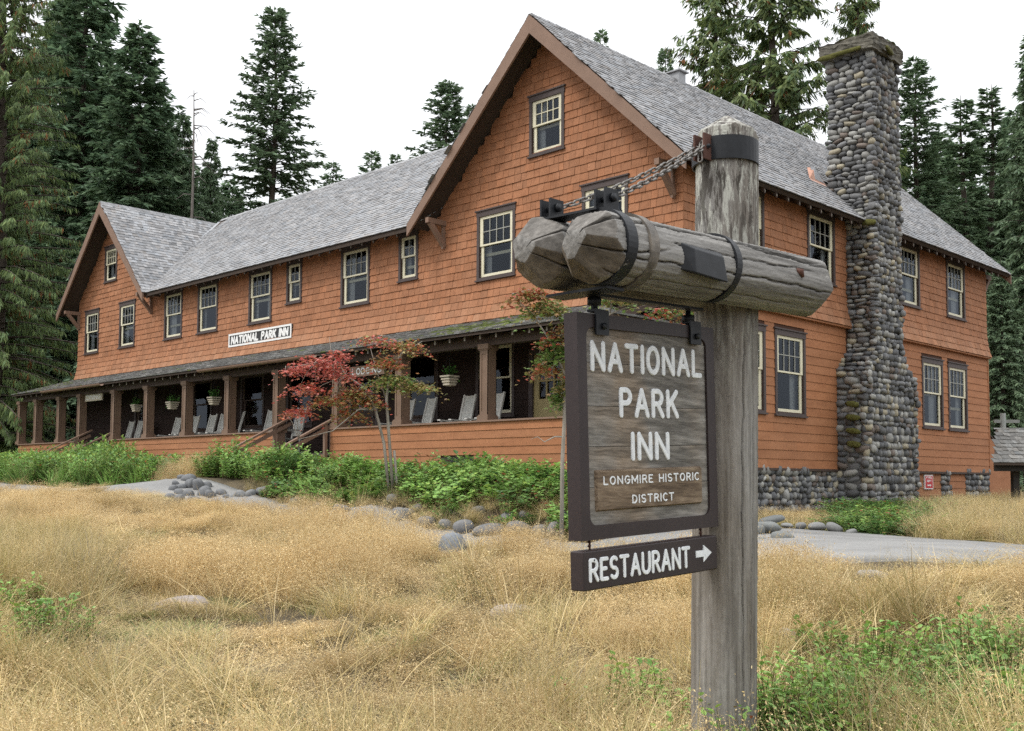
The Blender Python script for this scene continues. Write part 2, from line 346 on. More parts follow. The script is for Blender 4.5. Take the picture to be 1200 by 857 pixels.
ground = obj_np('ground', np.stack([GX.ravel(), GY.ravel(), GZ.ravel()], 1), GF, M['ground'], smooth=True, at0=(0, 0, 0)); setp(ground, kind='structure')

# the path: one smooth strip, a little proud of the ground
NEAR = [(1330, 10.4), (1200, 10.5), (1114, 10.7), (1000, 10.9), (892, 11.5), (690, 12.2), (500, 14.3), (350, 17.8), (195, 21), (0, 24), (-220, 27)]
FAR = [(1330, 12.3), (1200, 13.2), (1114, 14.2), (1020, 16.2), (935, 17.3), (690, 14.4), (500, 16.6), (350, 20.8), (195, 25.5), (0, 28.5), (-220, 32)]
def resample(pts, n):
    P = np.array([gp(*p) for p in pts]); s = np.r_[0, np.cumsum(np.hypot(*np.diff(P, axis=0).T))]; u = np.linspace(0, s[-1], n)
    return np.c_[np.interp(u, s, P[:, 0]), np.interp(u, s, P[:, 1])]
def seg_resample(A, B, k):
    a, b = [], []
    for i in range(len(A) - 1):
        for j in range(k):
            t = j / k; a.append(np.array(gp(*A[i])) * (1 - t) + np.array(gp(*A[i + 1])) * t); b.append(np.array(gp(*B[i])) * (1 - t) + np.array(gp(*B[i + 1])) * t)
    return np.array(a), np.array(b)
pa, pb = seg_resample(NEAR, FAR, 8); nn = len(pa); W = 12
rows = [pa + (pb - pa) * (j / W) for j in range(W + 1)]; PX = np.array(rows)
PZ = gz(PX[..., 0], PX[..., 1]) + .035
Vp = np.concatenate([np.dstack([PX, PZ[..., None]]).reshape(-1, 3), np.c_[pa, gz(pa[:, 0], pa[:, 1]) - .08], np.c_[pb, gz(pb[:, 0], pb[:, 1]) - .08]])
Ip = np.arange((W + 1) * nn).reshape(W + 1, nn); Fp = np.stack([Ip[:-1, :-1], Ip[1:, :-1], Ip[1:, 1:], Ip[:-1, 1:]], -1).reshape(-1, 4).tolist()
b0 = (W + 1) * nn
for i in range(nn - 1): Fp.append([Ip[0, i], Ip[0, i + 1], b0 + i + 1, b0 + i]); Fp.append([Ip[W, i], b0 + nn + i, b0 + nn + i + 1, Ip[W, i + 1]])
path = obj_np('path', Vp, np.array(Fp), M['concrete'], smooth=True, at0=(0, 0, 0)); setp(path, kind='structure')
# ================================================================== the inn
inn = thing('inn', (-13.0, 0.0, -.3), 'long two-storey orange shingled inn with brown gables, grey shake roof and front porch', 'building')
class Frame:
    def __init__(s, o, u, n): s.o, s.u, s.n = np.array(o, float), np.array(u, float), np.array(n, float)
    def __call__(s, u, z, d=0.0): return tuple(s.o + s.u * u + s.n * d + np.array([0, 0, z]))
    def box(s, mb, u0, u1, z0, z1, d0, d1, tint=(1, 1, 1)):
        P = [s(u0, z0, d0), s(u1, z0, d0), s(u1, z0, d1), s(u0, z0, d1), s(u0, z1, d0), s(u1, z1, d0), s(u1, z1, d1), s(u0, z1, d1)]
        return mb.add(P, BOXF, tint)
FR = Frame((0, 0, 0), (1, 0, 0), (0, -1, 0))          # front wall: u = x
SD = Frame((0, 0, 0), (0, 1, 0), (1, 0, 0))           # right side wall: u = y

# windows: (u0, u1, z0, z1) of the cream frame, muntin columns, storey
WF = [(-26.52, -25.53, 4.55, 5.95, 4, 'upper'), (-23.75, -22.73, 4.55, 5.95, 4, 'upper'), (-20.5, -19.47, 4.55, 5.94, 4, 'upper'), (-18.34, -17.28, 4.55, 5.94, 4, 'upper'),
      (-15.37, -14.31, 4.55, 5.94, 4, 'upper'), (-13.41, -12.82, 4.93, 5.955, 2, 'upper'), (-10.86, -9.79, 4.55, 5.94, 4, 'upper'), (-8.47, -7.89, 4.93, 5.955, 2, 'upper'),
      (-5.65, -4.58, 4.59, 6.0, 4, 'upper'), (-2.47, -1.41, 4.59, 6.0, 4, 'upper'), (-4.0, -3.13, 7.11, 8.275, 4, 'attic'), (-25.03, -24.21, 7.0, 8.1, 4, 'attic'),
      (-5.65, -4.58, 1.47, 3.0, 1, 'porch'), (-13.3, -12.2, 1.47, 3.0, 1, 'porch'), (-15.7, -14.6, 1.47, 3.0, 1, 'porch'), (-18.6, -17.5, 1.47, 3.0, 1, 'porch'), (-8.2, -7.1, 1.47, 3.0, 1, 'porch')]
WS = [(1.69, 2.76, 4.55, 5.97, 4, 'upper'), (4.71, 5.79, 4.55, 5.97, 4, 'upper'), (9.2, 10.28, 4.55, 5.97, 4, 'upper'), (12.11, 13.18, 4.55, 5.97, 4, 'upper'),
      (1.66, 2.765, 1.475, 3.12, 4, 'lower'), (3.3, 4.4, 1.47, 3.12, 4, 'lower'), (10.48, 11.6, 1.47, 3.12, 4, 'lower'), (12.1, 13.21, 1.47, 3.12, 4, 'lower')]
DOORS = [(-3.95, -3.0, .62, 2.70), (-10.4, -9.4, .62, 2.70), (-22.4, -21.4, .62, 2.70)]
CA, CH, CS = .078, .15, .045                           # casing side, head, sill

def clip2(poly, a, b, c):
    """keep a*u + b*v <= c"""
    out = []
    for i in range(len(poly)):
        p, q = poly[i], poly[(i + 1) % len(poly)]; dp, dq = a * p[0] + b * p[1] - c, a * q[0] + b * q[1] - c
        if dp <= 0: out.append(p)
        if dp * dq < 0: t = dp / (dp - dq); out.append((p[0] + t * (q[0] - p[0]), p[1] + t * (q[1] - p[1])))
    return out
def backing(fr, regions, holes, name, d=0.0):
    mb = MB()
    for (u0, u1, z0, z1, planes) in regions:
        us = sorted({u0, u1, *[h[0] for h in holes if u0 < h[0] < u1], *[h[1] for h in holes if u0 < h[1] < u1]}); zs = sorted({z0, z1, *[h[2] for h in holes if z0 < h[2] < z1], *[h[3] for h in holes if z0 < h[3] < z1]})
        for a, b in zip(us, us[1:]):
            for e, g in zip(zs, zs[1:]):
                cu, cz = (a + b) / 2, (e + g) / 2
                if any(h[0] < cu < h[1] and h[2] < cz < h[3] for h in holes): continue
                poly = [(a, e), (b, e), (b, g), (a, g)]
                for pl in planes:
                    if poly: poly = clip2(poly, *pl)
                if len(poly) > 2: mb.add([fr(u, z, d) for u, z in poly], [list(range(len(poly)))])
    return mb.build(name, M['underlay'], inn)
inset = .02
hF = [(a + inset, b - inset, c + inset, e - inset) for a, b, c, e, *_ in WF] + [(a, b, c, e) for a, b, c, e in DOORS]
hS = [(a + inset, b - inset, c + inset, e - inset) for a, b, c, e, *_ in WS]
RS, LSL = .97, 1.056
gR = [(RS, 1, 9.72 - RS * 3.5), (-RS, 1, 9.72 + RS * 3.5)]
gL = [(LSL, 1, 9.45 - LSL * 24.3), (-LSL, 1, 9.45 + LSL * 24.3)]
front_wall = backing(FR, [(-7.2, 0, -.9, 9.8, gR), (-21.2, -7.2, -.9, 6.35, []), (-27.2, -21.2, -.9, 9.5, gL)], hF, 'front_wall')
side_wall = backing(SD, [(0, 14.82, .24, 6.3, [])], hS, 'side_wall')
rear = MB()
rear.add([(0, 14.82, -.9), (-7, 14.82, -.9), (-7, 14.82, 6.3), (-3.5, 14.82, 9.7), (0, 14.82, 6.3)], [[0, 1, 2, 3, 4]])
rear.add([(-7, 14.82, -.9), (-7, 8.3, -.9), (-7, 8.3, 6.3), (-7, 14.82, 6.3)], [[0, 1, 2, 3]])
rear.add([(-7, 8.3, -.9), (-27.2, 8.3, -.9), (-27.2, 8.3, 6.3), (-7, 8.3, 6.3)], [[0, 1, 2, 3]])
rear.add([(-27.2, 8.3, -.9), (-27.2, 0, -.9), (-27.2, 0, 6.0), (-27.2, 8.3, 6.0)], [[0, 1, 2, 3]])
rear.add([(-27.2, 8.3, 6), (-24.3, 8.3, 9.4), (-21.4, 8.3, 6)], [[0, 1, 2]])
rear.build('rear_wall', M['clapboard'], inn); rear = MB()
rear.add([(-27.1, 1.5, -.9), (-1.5, 1.5, -.9), (-1.5, 1.5, 7.2), (-27.1, 1.5, 6.2)], [[0, 1, 2, 3]]); rear.add([(-1.5, 1.5, -.9), (-1.5, 14.7, -.9), (-1.5, 14.7, 7.5), (-1.5, 1.5, 7.5)], [[0, 1, 2, 3]])
rear.build('dark_liner', M['underlay'], inn)  # added dark sheets behind the windows, so the panes look into darkness
fl = MB()                                             # upper floor inside, so windows do not look through two storeys
fl.box((-27.1, .05, 3.55), (-.05, 8.2, 3.62)); fl.box((-7, 8.2, 3.55), (-.05, 14.75, 3.62)); fl.box((-27.1, .05, .5), (-.05, 8.2, .58)); fl.box((-6.95, .05, 6.5), (-.05, 14.75, 6.55))
fl.build('floor', M['floor'], inn)

# ---- shingles of the upper walls: wedge-shaped pieces, the largest as single objects
def flare(z): return .125 * max(0.0, 1 - (z - 3.6) / .75) ** 2
EXPO = .176
unit = MB(); unit.hexa([(-.5, -.004, 0), (.5, -.004, 0), (.5, -1, 0), (-.5, -1, 0), (-.5, 0, 1), (.5, 0, 1), (.5, -.18, 1), (-.5, -.18, 1)]); unit_sh = unit.mesh('shingle'); unit_sh.materials.append(M['shingle'])
def shingles(fr, u0, u1, zlo, zhi, wins, topf, seed, tscale=1.0):
    R = random.Random(seed); out = []; k = 0; z = zlo
    while z < zhi:
        zc = z + EXPO * .5; iv = [(u0, u1)]
        for w in wins:
            a, b, e, g = w[0] - CA, w[1] + CA, w[2] - CS, w[3] + CH
            if e < zc < g:
                nv = []
                for p, q in iv:
                    if b <= p or a >= q: nv.append((p, q)); continue
                    if a > p: nv.append((p, a))
                    if b < q: nv.append((b, q))
                iv = nv
        for p, q in iv:
            u = p
            if q - p < .02: continue
            u -= R.uniform(0, .15) * 0
            while u < q - 1e-4:
                w = R.uniform(.11, .29)
                if q - u - w < .09: w = q - u
                if zc < topf(u + w / 2):
                    s = R.uniform(.88, 1.10); hv = R.uniform(-.03, .03)
                    out.append((fr, u + w / 2, z + R.uniform(-.004, .004), w - .007, tuple(np.array((s * (1 + hv), s, s * (1 - hv))) * (1 + max(0, (4.15 - z) / .55) * R.uniform(.3, 1) * np.array([.10, .25, .38]))), R.uniform(.017, .027)))
                u += w
        z += EXPO; k += 1
    return out
def topF(u):
    if u > -7.2: return 9.76 - RS * abs(u + 3.5)
    if u > -21.2: return 6.2
    return 9.50 - LSL * abs(u + 24.3)
SH = shingles(FR, -27.2, 0.012, 3.6, 9.7, WF, topF, 3) + shingles(SD, -.004, 14.82, 3.6, 6.1, WS, lambda u: 6.15, 4)
def seen_size(fr, u, z, w):
    P = np.array(fr(u, z, 0)); v = CAMP - P; D = np.linalg.norm(v); px, py, _ = topx(P)
    hid = (655 < px < 840 and 235 < py < 700) or (812 < px < 892) or (600 < px < 975 and 260 < py < 355) or (972 < px < 1062 and fr is SD)
    return 0 if hid else w * abs(float(np.dot(v / D, fr.n))) / D ** 2
order = sorted([i for i, s in enumerate(SH) if s[2] > 4.36 or s[2] > 4.5], key=lambda i: -seen_size(*SH[i][:4]))
single = set(order[:290])
V, F, T = [], [], []
for i, (fr, u, z, w, tn, th) in enumerate(SH):
    par = front_wall if fr is FR else side_wall
    if i in single:
        rz = 0.0 if fr is FR else PI / 2
        inst('shingle', unit_sh, par, fr(u, z, .003), (0, 0, rz), (w, th, EXPO * 1.12), tn)
        continue
    d0, d1 = flare(z), flare(z + EXPO * 1.12); b = len(V)
    for zz, d, t in ((z, d0, th), (z + EXPO * 1.12, d1, .003)):
        V += [fr(u - w / 2, zz, d + .002), fr(u + w / 2, zz, d + .002), fr(u + w / 2, zz, d + t), fr(u - w / 2, zz, d + t)]
    F += [[b + 3, b + 2, b + 6, b + 7], [b, b + 1, b + 2, b + 3], [b, b + 3, b + 7, b + 4], [b + 1, b + 5, b + 6, b + 2]]; T += [tn] * 4
V, F, T = np.array(V), np.array(F), np.array(T); isF = V[F[:, 0], 1] < V[F[:, 0], 0] * -1 * 0 + np.where(np.abs(V[F[:, 0], 0]) < .2, -.2, .2)
def subset(mask):
    f = F[mask]; ids = np.unique(f); mp = np.zeros(len(V), int); mp[ids] = np.arange(len(ids)); return V[ids], mp[f], T[mask]
for mask, par in ((isF, front_wall), (~isF, side_wall)):
    v_, f_, t_ = subset(mask); setp(obj_np('shingles', v_, f_, M['shingle'], par, t_), kind='stuff')
ft = MB(); FR.box(ft, -27.2, 0, 3.555, 3.598, .0, .115); SD.box(ft, 0, 14.82, 3.555, 3.598, .0, .115); ft.build('flare_trim', M['clapboard'], inn)

# ---- clapboards of the side wall and the porch parapet: every board its own piece
def board(fr, u0, u1, z, expo, par, R, d=0.0, mat='clapboard', name='clapboard'):
    mb = MB(); s = R.uniform(.90, 1.07); hv = R.uniform(-.02, .02); e = R.uniform(-.002, .002)
    P = [fr(u0, z + e, d + .002), fr(u1, z + e, d + .002), fr(u1, z + e, d + .021), fr(u0, z + e, d + .021), fr(u0, z + expo * 1.08, d), fr(u1, z + expo * 1.08, d), fr(u1, z + expo * 1.08, d + .006), fr(u0, z + expo * 1.08, d + .006)]
    mb.hexa(P, (s * (1 + hv), s, s * (1 - hv))); return mb.build(name, M[mat], par)
def cladding(fr, u0, u1, z0, z1, expo, blocks, par, seed, d=0.0, maxlen=4.2):
    R = random.Random(seed); z = z0
    while z < z1 - .04:
        zc = z + expo / 2; iv = [(u0, u1)]
        for (a, b, e, g) in blocks:
            if e < zc < g:
                nv = []
                for p, q in iv:
                    if b <= p or a >= q: nv.append((p, q)); continue
                    if a > p: nv.append((p, a))
                    if b < q: nv.append((b, q))
                iv = nv
        for p, q in iv:
            u = p
            while u < q - .01:
                L = R.uniform(maxlen * .6, maxlen)
                if q - u - L < .7: L = q - u
                board(fr, u + .0015, u + L - .0015, z, min(expo, z1 - z), par, R, d); u += L
        z += expo
blkS = [(a - CA, b + CA, c - CS, e + CH) for a, b, c, e, *_ in WS if c < 3] + [(5.9, 8.38, -2, 2.5), (6.35, 7.95, 2.4, 4)]
cladding(SD, 0.0, 14.82, .29, 3.55, .1917, blkS, side_wall, 8)
cb = MB(); SD.box(cb, -.02, .04, .27, 3.55, -.03, .028); SD.box(cb, 14.79, 14.85, .27, 3.55, -.03, .028); cb.build('corner_board', M['clapboard'], side_wall)
sk = MB(); SD.box(sk, -.02, 14.84, .235, .288, -.05, .035); sk.build('skirt_board', M['brown_dk'], side_wall)
# low panels of board between stone piers at the back of the side wall
cladding(SD, 8.42, 11.58, -.72, .235, .19, [], side_wall, 9, d=-.05); cladding(SD, 12.12, 13.2, -.72, .235, .19, [], side_wall, 10, d=-.05)
bk = MB(); SD.box(bk, 0, 14.8, -1.1, .235, -.3, -.06); bk.build('foundation', M['mortar'], inn)

# ---- stonework: chimney and foundation
def stone_mesh(seed):
    R = np.random.default_rng(seed); n = 3; V, F = [], []
    idx = {}
    def vid(p):
        k = tuple(np.round(p, 4))
        if k not in idx: idx[k] = len(V); V.append(p)
        return idx[k]
    for ax in range(3):
        for sg in (-1, 1):
            for i in range(2):
                for j in range(2):
                    q = []
                    for (a, b) in ((i, j), (i + 1, j), (i + 1, j + 1), (i, j + 1)):
                        p = np.zeros(3); p[ax] = sg; p[(ax + 1) % 3] = a - 1; p[(ax + 2) % 3] = b - 1; q.append(vid(p))
                    F.append(q if sg > 0 else q[::-1])
    V = np.array(V); L = np.linalg.norm(V, axis=1, keepdims=True); V = V / L ** .74; V *= 1 + R.normal(0, .075, (len(V), 1)); V *= np.array([1, 1, 1]) ; V = V / np.abs(V).max(0)
    me = np_mesh('stone', V, np.array(F), np.ones((len(F), 3)), True); me.materials.append(M['stone']); return me
STONES = [stone_mesh(100 + i) for i in range(14)]
SV = [np.array([v.co[:] for v in m.vertices]) for m in STONES]; SF = [np.array([p.vertices[:] for p in m.polygons]) for m in STONES]
def stone_col(R, dark=1.0):
    r = R.random()
    if r < .40: c = np.array([.195, .196, .20]) * R.uniform(.5, 1.35)
    elif r < .58: c = np.array([.165, .168, .176]) * R.uniform(.7, 1.3)
    elif r < .86: c = np.array([.36, .355, .335]) * R.uniform(.75, 1.3)
    elif r < .95: c = np.array([.42, .375, .28]) * R.uniform(.8, 1.2)
    else: c = np.array([.22, .18, .155]) * R.uniform(.8, 1.1)
    return tuple(c * dark)
STN = []      # (parent key, loc, rot matrix 3x3, half sizes, colour, mesh index)
def stone_face(key, o, uv, nv, width, z0, z1, seed, wr=(.15, .34), hr=(.085, .165), ufun=None, dep=.10, spin=.24):
    R = random.Random(seed); z = z0; o = np.array(o, float); uv = np.array(uv, float); nv = np.array(nv, float)
    while z < z1:
        h = R.uniform(*hr) * .9; zc = z + h / 2; lo, hi = (0, width) if ufun is None else ufun(zc); u = lo - R.uniform(0, .1)
        while u < hi:
            w = R.uniform(*wr) * (.7 if R.random() < .3 else .9)
            if u + w > hi + .05: w = max(.1, hi + .03 - u)
            hh = h * R.uniform(.9, 1.18); c = o + uv * (u + w / 2) + np.array([0, 0, zc + R.uniform(-.02, .02)]) + nv * (R.uniform(-.085, -.03) + (.06 if key == 'f' else 0))
            ang = R.uniform(-spin, spin); ca, sa = math.cos(ang), math.sin(ang); up = np.array([0, 0, 1.0])
            X = uv * ca + up * sa; Zv = -uv * sa + up * ca; Rm = np.stack([X, nv, Zv], 1)
            STN.append((key, c, Rm, (w * .53, dep * R.uniform(.8, 1.15), hh * .53), stone_col(R), R.randrange(len(STONES)))); u += w * .98
        z += h * .93
CH0, CH1 = 5.88, 8.40
def lowf(z):
    t = min(1, max(0, (z - 2.38) / .62)); return (t * .56, (CH1 - CH0) - t * .58)
def shaftu(z): return (.56 + .02 * max(0, z - 3) / 7, (CH1 - CH0) - .58 - .05 * max(0, z - 3) / 7)
# +x face (u runs along +y), then the -y face (u along +x)
stone_face('c', (.74, CH0, 0), (0, 1, 0), (1, 0, 0), 2.5, -.85, 2.95, 21, (.13, .31), (.11, .23), lowf)
stone_face('c', (.69, CH0, 0), (0, 1, 0), (1, 0, 0), 2.5, 2.95, 10.02, 22, (.12, .29), (.10, .21), shaftu)
stone_face('c', (0, CH0 + .02, 0), (1, 0, 0), (0, -1, 0), .80, -.85, 2.40, 23, (.20, .46), (.11, .22))
for k in range(5):
    zz = 2.40 + k * .12; stone_face('c', (0, CH0 + .02 + k * .12, 0), (1, 0, 0), (0, -1, 0), .77, zz, zz + .12, 230 + k, (.18, .34), (.11, .14))
stone_face('c', (0, CH0 + .56, 0), (1, 0, 0), (0, -1, 0), .74, 2.98, 6.35, 24, (.16, .42), (.085, .185))
stone_face('c', (-.42, CH0 + .58, 0), (1, 0, 0), (0, -1, 0), 1.14, 6.35, 10.02, 25, (.15, .42), (.085, .19))
stone_face('c', (0, CH1, 0), (1, 0, 0), (0, 1, 0), .78, -.85, 2.5, 26, (.2, .4), (.11, .19))
stone_face('c', (-.48, CH1 - .60, 0), (1, 0, 0), (0, 1, 0), 1.2, 2.6, 10.02, 27, (.2, .4), (.11, .18))
stone_face('f', (-.06, -.02, 0), (0, 1, 0), (1, 0, 0), 5.95, -.95, .25, 28, (.10, .30), (.11, .22), spin=1.0)
stone_face('f', (-.06, 11.6, 0), (0, 1, 0), (1, 0, 0), .5, -.95, .25, 29, (.16, .3), (.12, .2)); stone_face('f', (-.06, 13.22, 0), (0, 1, 0), (1, 0, 0), 1.6, -.95, .25, 30, (.16, .34), (.12, .22))
core = MB(); core.box((-.1, CH0 + .05, -1.2), (.70, CH1 - .05, 2.42)); core.box((-.36, CH0 + .66, 2.3), (.62, CH1 - .70, 10.05))
core.hexa([(-.1, CH0 + .05, 2.42), (.70, CH0 + .05, 2.42), (.70, CH1 - .05, 2.42), (-.1, CH1 - .05, 2.42), (-.1, CH0 + .62, 3.05), (.66, CH0 + .62, 3.05), (.66, CH1 - .66, 3.05), (-.1, CH1 - .66, 3.05)])
chim = core.build('chimney', M['mortar'], inn)
capm = MB(); R = random.Random(5)
capV, capF = [], []
n_ = 10
def rough_box(a, b, name, mat, par, n=9, amp=.02, seed=0):
    """box with worn, uneven faces"""
    r = np.random.default_rng(seed); V, F, idx = [], [], {}
    a, b = np.array(a), np.array(b)
    def vid(p):
        k = tuple(np.round(p, 5))
        if k not in idx: idx[k] = len(V); V.append(p)
        return idx[k]
    for ax in range(3):
        for sg in (0, 1):
            for i in range(n):
                for j in range(n):
                    q = []
                    for (s_, t_) in ((i, j), (i + 1, j), (i + 1, j + 1), (i, j + 1)):
                        p = np.zeros(3); p[ax] = sg; p[(ax + 1) % 3] = s_ / n; p[(ax + 2) % 3] = t_ / n; q.append(vid(p))
                    F.append(q if sg else q[::-1])
    V = np.array(V); V = a + V * (b - a) + r.normal(0, amp, V.shape); return obj_np(name, V, np.array(F), mat, par, smooth=False)
rough_box((-.55, 6.30, 10.03), (.80, 7.90, 10.40), 'chimney_cap', M['cap'], chim, 10, .014, 3)
for i, (p, s) in enumerate([((.1, 6.26, 10.08), (.5, .05, .06)), ((-.3, 6.25, 10.06), (.3, .05, .07)), ((.88, 7.0, 10.12), (.05, .35, .07)), ((.2, 6.5, 10.42), (.4, .2, .03)), ((.6, 7.5, 10.42), (.2, .4, .03))]):
    inst('moss_patch', STONES[i], chim, p, (0, 0, .1 * i), s).data = (lambda m: (m.materials.clear(), m.materials.append(M['moss']), m)[2])(STONES[i].copy())
for i, (y, z) in enumerate([(5.80, 1.75), (5.80, 1.45), (5.79, 1.15), (5.81, .85), (6.40, 5.98)]):
    inst('moss_patch', STONES[5 + i], chim, (.45 if i < 4 else .6, y, z), (0, .15, 0), (.2, .055, .075)).data = (lambda m: (m.materials.clear(), m.materials.append(M['moss']), m)[2])(STONES[5 + i].copy())
def st_size(s):
    px, py, D = topx(s[1]); n = s[2][:, 1]; v = CAMP - s[1]; f = float(np.dot(v, n)) / np.linalg.norm(v)
    if f <= 0 or 812 < px < 892 or px > 1200: return 0
    if s[0] == 'c' and s[2][1, 1] < -.5 and s[1][2] > 6.4 and s[1][0] < -.2: f *= .6
    return s[3][0] * s[3][2] * f / D ** 2
so_ = sorted(range(len(STN)), key=lambda i: -st_size(STN[i])); sing = set(so_[:295])
acc = {'c': ([], [], [], 0), 'f': ([], [], [], 0)}
fnd = bpy.data.objects[[o.name for o in inn.children if o.name.startswith('foundation')][0]]
for i, (key, c, Rm, hsz, col, mi) in enumerate(STN):
    par = chim if key == 'c' else fnd
    if i in sing:
        inst('stone', STONES[mi], par, tuple(c), Matrix(Rm.tolist()).to_euler(), hsz, col)
    else:
        Vl, Fl, Tl, n0 = acc[key]; Vl.append((SV[mi] * np.array(hsz)) @ Rm.T + c); Fl.append(SF[mi] + n0); Tl.append(np.tile(np.array(col), (len(SF[mi]), 1))); acc[key] = (Vl, Fl, Tl, n0 + len(SV[mi]))
for key, par in (('c', chim), ('f', fnd)):
    Vl, Fl, Tl, _0 = acc[key]; setp(obj_np('stones', np.concatenate(Vl), np.concatenate(Fl), M['stone'], par, np.concatenate(Tl), True), kind='stuff')

# ---- windows and doors
def window(fr, u0, u1, z0, z1, cols, style, seed):
    R = random.Random(seed); w = u1 - u0; mb = MB(); d0, d1 = -.02, .036
    FRB = lambda m, a, b, c, e, p, q: fr.box(m, a, b, c, e, p, q)
    FRB(mb, u0 - CA, u0, z0 - CS, z1, d0, d1); FRB(mb, u1, u1 + CA, z0 - CS, z1, d0, d1)
    FRB(mb, u0 - CA - .012, u1 + CA + .012, z1, z1 + CH - .03, d0, d1 + .003); FRB(mb, u0 - CA - .045, u1 + CA + .045, z1 + CH - .03, z1 + CH, d0, d1 + .03)
    FRB(mb, u0 - CA - .03, u1 + CA + .03, z0 - CS - .035, z0 - CS, d0, d1 + .03); FRB(mb, u0, u1, z0 - CS, z0, d0, d1 + .01)
    o = mb.build('window', M['casing'], inn)
    zm = z0 + (z1 - z0) * .53; f = .098; SM = M['cream'] if style != 'porch' or u0 == -5.65 else M['brown_dk']; s = MB()
    for (a, b, dd) in ((z0, zm + .02, -.035), (zm - .02, z1, -.005)):       # lower sash sits further in
        bt = .085 if a == z0 else .04
        FRB(s, u0, u0 + f, a, b, dd - .035, dd + .012); FRB(s, u1 - f, u1, a, b, dd - .035, dd + .012)
        FRB(s, u0 + f, u1 - f, a, a + bt, dd - .035, dd + .0118); FRB(s, u0 + f, u1 - f, b - (.04 if a == z0 else .065), b, dd - .035, dd + .0118)
    s.build('sash', SM, o, bevel=.004)
    m2 = MB()
    if cols > 1:
        ua, ub, za, zb = u0 + f, u1 - f, zm + .02, z1 - .065
        for k in range(1, cols): uu = ua + (ub - ua) * k / cols; FRB(m2, uu - .009, uu + .009, za, zb, -.03, .002)
        zz = (za + zb) / 2; FRB(m2, ua, ub, zz - .009, zz + .009, -.0298, .0018); m2.build('muntin', M['muntin'] if style != 'attic' else M['cream'], o)
    for (a, b, dd) in ((z0 + .03, zm, -.046), (zm, z1 - .02, -.016)):
        g = MB(); g.add([fr(u0 + .02, a, dd), fr(u1 - .02, a, dd), fr(u1 - .02, b, dd), fr(u0 + .02, b, dd)], [[0, 1, 2, 3]]); g.build('pane', M['glass'], o)
    # curtains hung a hand's breadth inside
    for side in (0, 1):
        if style == 'porch': break
        cw = w * R.uniform(.16, .40); a = u0 if side == 0 else u1 - cw; n = 14; top = z1 if R.random() < .7 else zm; pts = []
        for k in range(n + 1): uu = a + cw * k / n; dd = -.16 + .018 * math.sin(k * 2.2 + seed); pts += [fr(uu, z0, dd), fr(uu, top, dd)]
        c = MB(); c.add(pts, [[2 * k, 2 * k + 2, 2 * k + 3, 2 * k + 1] for k in range(n)], smooth=True); c.build('curtain', M['curtain'], o)
    if style != 'porch' and R.random() < .6:
        c = MB(); zt = z0 + (z1 - z0) * R.uniform(.25, .5); FRB(c, u0 + .05, u1 - .05, zt, zt + .07, -.13, -.12); c.build('blind_rail', M['cream'], o)
    return o
for i, w in enumerate(WF): window(FR, *w, 300 + i)
for i, w in enumerate(WS): window(SD, *w, 330 + i)
for i, (a, b, c, e) in enumerate(DOORS):
    mb = MB(); FR.box(mb, a - .12, a, c, e, -.05, .03); FR.box(mb, b, b + .12, c, e, -.05, .03); FR.box(mb, a - .12, b + .12, e, e + .14, -.05, .032)
    d = mb.build('door', M['casing'], inn); p = MB(); mt = 'door' if i == 0 else 'brown_dk'
    zg0, zg1 = c + 1.12, e - .18; ga, gb = a + .15, b - .15
    FR.box(p, a, ga, c, e, -.06, -.015); FR.box(p, gb, b, c, e, -.06, -.015); FR.box(p, ga, gb, c, zg0, -.06, -.0152); FR.box(p, ga, gb, zg1, e, -.06, -.0152)
    for k in (1, 2): uu = ga + (gb - ga) * k / 3; FR.box(p, uu - .018, uu + .018, zg0, zg1, -.055, -.018)
    zz = (zg0 + zg1) / 2; FR.box(p, ga, gb, zz - .018, zz + .018, -.0548, -.0182); p.build('door_leaf', M[mt], d)
    g = MB(); g.add([FR(ga, zg0, -.05), FR(gb, zg0, -.05), FR(gb, zg1, -.05), FR(ga, zg1, -.05)], [[0, 1, 2, 3]]); g.build('pane', M['glass'], d)
    h = MB(); h.tube([FR(b - .07, c + .95, -.02), FR(b - .07, c + .95, .04)], .018); h.tube([FR(b - .07, c + .95, .04), FR(b - .07, c + .95, .075)], .03); h.build('handle', M['galv'], d)

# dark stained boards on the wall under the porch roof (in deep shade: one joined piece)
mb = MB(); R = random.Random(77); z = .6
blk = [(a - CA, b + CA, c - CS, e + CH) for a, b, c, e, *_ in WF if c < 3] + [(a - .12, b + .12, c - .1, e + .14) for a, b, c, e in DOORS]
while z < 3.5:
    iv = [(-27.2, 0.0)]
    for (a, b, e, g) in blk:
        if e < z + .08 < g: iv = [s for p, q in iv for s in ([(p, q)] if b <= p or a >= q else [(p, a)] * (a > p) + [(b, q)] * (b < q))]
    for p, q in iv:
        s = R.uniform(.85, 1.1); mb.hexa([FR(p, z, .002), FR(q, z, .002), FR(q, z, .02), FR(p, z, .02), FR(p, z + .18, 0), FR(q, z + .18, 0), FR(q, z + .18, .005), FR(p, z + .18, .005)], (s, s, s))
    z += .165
setp(mb.build('siding', M['porch_wall'], front_wall), kind='stuff')

